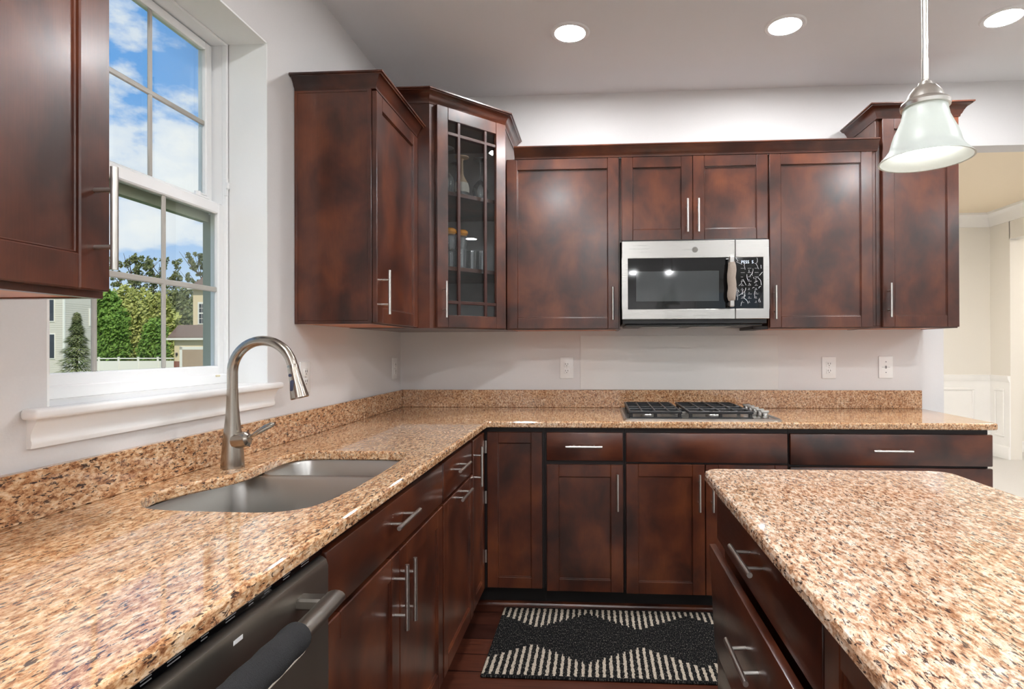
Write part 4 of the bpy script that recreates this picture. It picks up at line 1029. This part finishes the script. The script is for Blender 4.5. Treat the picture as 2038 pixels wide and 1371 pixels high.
def tree(u, base_w, depth, h, blobs, leaf, label, count=2600, size=0.22, trunk=0.16, seed=1, group='trees beyond the fence', name='tree', branches=0):
    rnd = random.Random(seed)
    o = px(u, CY, depth); o.z = GZ
    t = thing(name, label, 'tree', tuple(o), group)
    b = B(); b.tube([o, o + Vector((0.1, 0, h * 0.4)), o + Vector((0.0, 0.05, h * 0.85))], [trunk, trunk * 0.7, trunk * 0.2], 8)
    for k in range(branches):
        bz = h * rnd.uniform(0.45, 0.8); a = rnd.uniform(0, 6.28); L_ = h * rnd.uniform(0.12, 0.25)
        b.tube([o + Vector((0.05, 0, bz)), o + Vector((math.cos(a) * L_ * 0.6, math.sin(a) * L_ * 0.6, bz + L_ * 0.5)), o + Vector((math.cos(a) * L_, math.sin(a) * L_, bz + L_ * 1.1))], [trunk * 0.4, trunk * 0.25, trunk * 0.08], 6)
    obj('trunk', b, 'bark', t)
    b = B(); leaf_cloud(b, [((o.x + c[0], o.y + c[1], o.z + c[2]), r) for c, r in blobs], count, size, rnd); obj('foliage', b, leaf, t, smooth=False, recalc=False)
    return t
# dense wood
dense = [
 (215, 70, 566, 'leaf_green', 'bright green tree seen at the left side of the wood beyond the fence'),
 (250, 79, 556, 'leaf_yellow', 'yellow green tree left of centre in the wood beyond the fence'),
 (282, 89, 562, 'leaf_yellow', 'yellow green tree in the middle of the wood beyond the fence'),
 (316, 72, 572, 'leaf_yellow', 'yellow green tree right of centre in the wood, behind the grille bar'),
 (346, 81, 566, 'leaf_dark', 'darker tree at the right side of the wood beside the tan house'),
 (190, 88, 560, 'leaf_dark', 'darker tree at the far left of the wood, beside the spruce'),
 (372, 98, 556, 'leaf_dark', 'dark tree behind the tan house roof'),
]
def hgt(top, dep): return EYE.z + (CY - top) / F_PX * dep - GZ
for i, (u, dep, top, leaf, l) in enumerate(dense):
    h = hgt(top, dep); w = 2.7 * dep / 78
    tree(u, 0, dep, h, [((0, 0, h * 0.28), (w, w * .8, h * 0.28)), ((0.3, 0, h * 0.55), (w, w * .8, h * 0.28)), ((-0.3, 0.2, h * 0.78), (w * 0.75, w * 0.6, h * 0.22))], leaf, l, 4600, 0.27, 0.2, 20 + i)
for i, (u, dep, top, l) in enumerate([(228, 64.5, 612, 'low bright green bushy tree at the left behind the white fence'), (306, 65, 622, 'round green bushy tree behind the white fence near the tan house')]):
    h = hgt(top, dep)
    tree(u, 0, dep, h, [((0, 0, h * 0.35), (1.9, 1.6, h * 0.35)), ((0.2, 0, h * 0.68), (1.4, 1.3, h * 0.32))], 'leaf_green', l, 3600, 0.17, 0.12, 50 + i, group='bushy trees behind the fence')
for i, (u, dep, top, l) in enumerate([(262, 100, 500, 'tall thin leafed tree rising above the wood, left one'), (324, 108, 506, 'tall thin leafed tree rising above the wood, by the grille bar'), (408, 116, 494, 'tall dark leafed tree rising above the tan house roof')]):
    h = hgt(top, dep); rb = random.Random(80 + i); bl = []
    for k in range(70):
        a_ = rb.uniform(0, 6.28); rr_ = 3.4 * math.sqrt(rb.random())
        bl.append(((rr_ * math.cos(a_), rr_ * math.sin(a_) * .7, h * (0.62 + 0.36 * rb.random() ** 0.8)), (rb.uniform(0.25, 0.55), rb.uniform(0.25, 0.55), rb.uniform(0.35, 0.8))))
    tree(u, 0, dep, h, bl, 'leaf_dark', l, 2400 if i < 2 else 3600, 0.22, 0.25, 90 + i, group='tall trees above the wood', branches=16)
# spruce near the siding house
o = px(153, CY, 36); o.z = GZ
t = thing('spruce_tree', 'narrow evergreen tree standing in front of the pale siding house', 'tree', tuple(o))
b = B(); b.tube([o, o + Vector((0, 0, 4.2))], [0.09, 0.02], 8); obj('trunk', b, 'bark', t)
b = B(); rnd = random.Random(4)
for k in range(5200):
    f = rnd.random() ** 0.75; z = 0.25 + f * 4.45; r = (1.35 * (1 - f) + 0.08) * math.sqrt(rnd.uniform(0.3, 1)) * (0.85 + 0.15 * math.sin(z * 9)); a = rnd.uniform(0, 6.283)
    p = o + Vector((r * math.cos(a), r * math.sin(a), z)); out = Vector((math.cos(a), math.sin(a), -0.35)).normalized(); sd = out.cross(Z).normalized()
    s_ = rnd.uniform(0.07, 0.15)
    b.quad([p - out * s_, p + sd * s_ * 0.35, p + out * s_ * 1.5, p - sd * s_ * 0.35])
obj('foliage', b, 'leaf_spruce', t, smooth=False, recalc=False)
# white fence
Ff = frame_at(270, 61, 0.0); k61 = 61 / F_PX
t = thing('fence', 'white vinyl privacy fence across the yards beyond the window', 'fence', tuple(Ff.o))
u0, u1 = (150 - 270) * k61, (346 - 270) * k61
b = B(); b.box((u0, -0.03, 0.08), (u1, 0.03, 1.12), 0, Ff); obj('panel', b, 'fence', t)
b = B(); b.box((u0, -0.04, 1.32), (u1, 0.04, 1.44), 0.01, Ff); obj('top_rail', b, 'fence', t)
for k in range(6):
    u = (236 - 270) * k61 + (k - 1) * 2.1
    if u > u1 + 0.1: break
    b = B(); b.box((u - 0.075, -0.075, 0), (u + 0.075, 0.075, 1.50), 0.01, Ff); b.box((u - 0.095, -0.095, 1.50), (u + 0.095, 0.095, 1.55), 0.01, Ff); obj('post', b, 'fence', t)
# tan house with garage on the right
dp = 56; kk = dp / F_PX
Fh = frame_at(346, dp, -0.06)
t = thing('house', 'tan neighbouring house with a garage and brown roof at the right of the view', 'house', tuple(Fh.o))
def zpx(w, dep=dp): return EYE.z - (w - CY) / F_PX * dep - GZ
X = lambda u: (u - 346) * kk
b = B(); b.box((X(347), -9, 0), (X(480), 0, zpx(668)), 0, Fh); b.box((X(371), -9, zpx(668)), (X(480), -1.0, zpx(566)), 0, Fh); obj('wall', b, 'siding_tan', t)
b = B()
b.rings([[Fh.p(u, n, z) for n, z in ((0.45, zpx(669)), (0.45, zpx(665)), (-1.0, zpx(640)), (-1.0, zpx(669)))] for u in (X(340), X(482))])
obj('skirt_roof', b, 'roof', t)
b = B()
b.rings([[Fh.p(X(365), -0.6, zpx(567)), Fh.p(X(486), -0.6, zpx(567)), Fh.p(X(486), -9.5, zpx(567)), Fh.p(X(365), -9.5, zpx(567))], [Fh.p(X(432), -4.0, zpx(478)), Fh.p(X(486), -4.0, zpx(478)), Fh.p(X(486), -6.0, zpx(478)), Fh.p(X(432), -6.0, zpx(478))]]); obj('roof', b, 'roof', t)
b = B(); b.box((X(338), 0.40, zpx(671)), (X(482), 0.50, zpx(667)), 0, Fh); b.box((X(363), -0.95, zpx(648)), (X(482), -0.85, zpx(644)), 0, Fh); b.box((X(366), -0.62, zpx(569)), (X(482), -0.5, zpx(564)), 0, Fh); obj('fascia', b, 'fence', t)
b = B(); b.box((X(364), -0.02, 0), (X(440), 0.03, zpx(690)), 0, Fh); gd = obj('garage_door', b, 'garage', t)
b = B(); b.box((X(358.5), -0.01, 0), (X(363.8), 0.05, zpx(683)), 0, Fh); b.box((X(358.5), -0.01, zpx(690)), (X(444), 0.05, zpx(684)), 0, Fh); obj('garage_trim', b, 'fence', t)
b = B(); b.box((X(347), -0.01, 0), (X(358), 0.06, zpx(713)), 0, Fh); obj('brick_base', b, 'brick', t)
b = B(); b.box((X(351.5), 0.0, zpx(702)), (X(354.5), 0.16, zpx(696)), 0.02, Fh); obj('wall_lamp', b, 'black', t)
b = B(); b.box((X(382), -1.05, zpx(639)), (X(406), -0.93, zpx(594)), 0, Fh); wf = obj('window', b, 'fence', t)
b = B()
for z0, z1 in ((637, 618), (615, 598)):
    for c_ in range(3): b.box((X(385 + 6.2 * c_), -0.94, zpx(z0)), (X(390.2 + 6.2 * c_), -0.91, zpx((z0 + z1) / 2 + 0.5)), 0, Fh); b.box((X(385 + 6.2 * c_), -0.94, zpx((z0 + z1) / 2 - 0.5)), (X(390.2 + 6.2 * c_), -0.91, zpx(z1)), 0, Fh)
obj('pane', b, 'win_dark', wf)
# pale siding house on the left
dp2 = 44; Fp = frame_at(90, dp2, 0.0); k2 = dp2 / F_PX
X2 = lambda u: (u - 90) * k2
def z2(w): return EYE.z - (w - CY) / F_PX * dp2 - GZ
t = thing('house', 'pale siding neighbouring house behind the spruce at the left', 'house', tuple(Fp.o))
b = B(); b.box((X2(-60), -2.9, 0), (X2(128), 0, z2(500)), 0, Fp)
for k in range(36): b.box((X2(-60), -2.91, 0.17 * k), (X2(128) + 0.012, 0.012, 0.17 * k + 0.012), 0, Fp)
obj('wall', b, 'siding', t)
b = B(); b.box((X2(125.5), -0.05, 0), (X2(129), 0.04, z2(500)), 0, Fp); obj('corner_board', b, 'fence', t)
for (ua, ub, wa, wb, nn) in ((96, 108, 632, 590, 0.0), (97, 109, 706, 659, 0.0)):
    b = B(); b.box((X2(ua - 2), nn - 0.01, z2(wa + 2)), (X2(ub + 1), nn + 0.05, z2(wb - 2)), 0, Fp); wf = obj('window', b, 'fence', t)
    b = B(); b.box((X2(ua), nn + 0.04, z2(wa)), (X2(ub), nn + 0.06, z2(wb)), 0, Fp); obj('pane', b, 'win_dark', wf)
b = B(); b.box((X2(128) - 0.02, -2.75, z2(640)), (X2(128) + 0.05, -2.3, z2(603)), 0, Fp); obj('window', b, 'fence', t)
b = B(); b.rings([[Fp.p(u, n, z) for n, z in ((0.4, z2(500)), (-1.45, z2(450)), (-3.3, z2(500)))] for u in (X2(-64), X2(131))]); obj('roof', b, 'roof', t)

for o in D.objects:
    if '_base' in o: del o['_base']
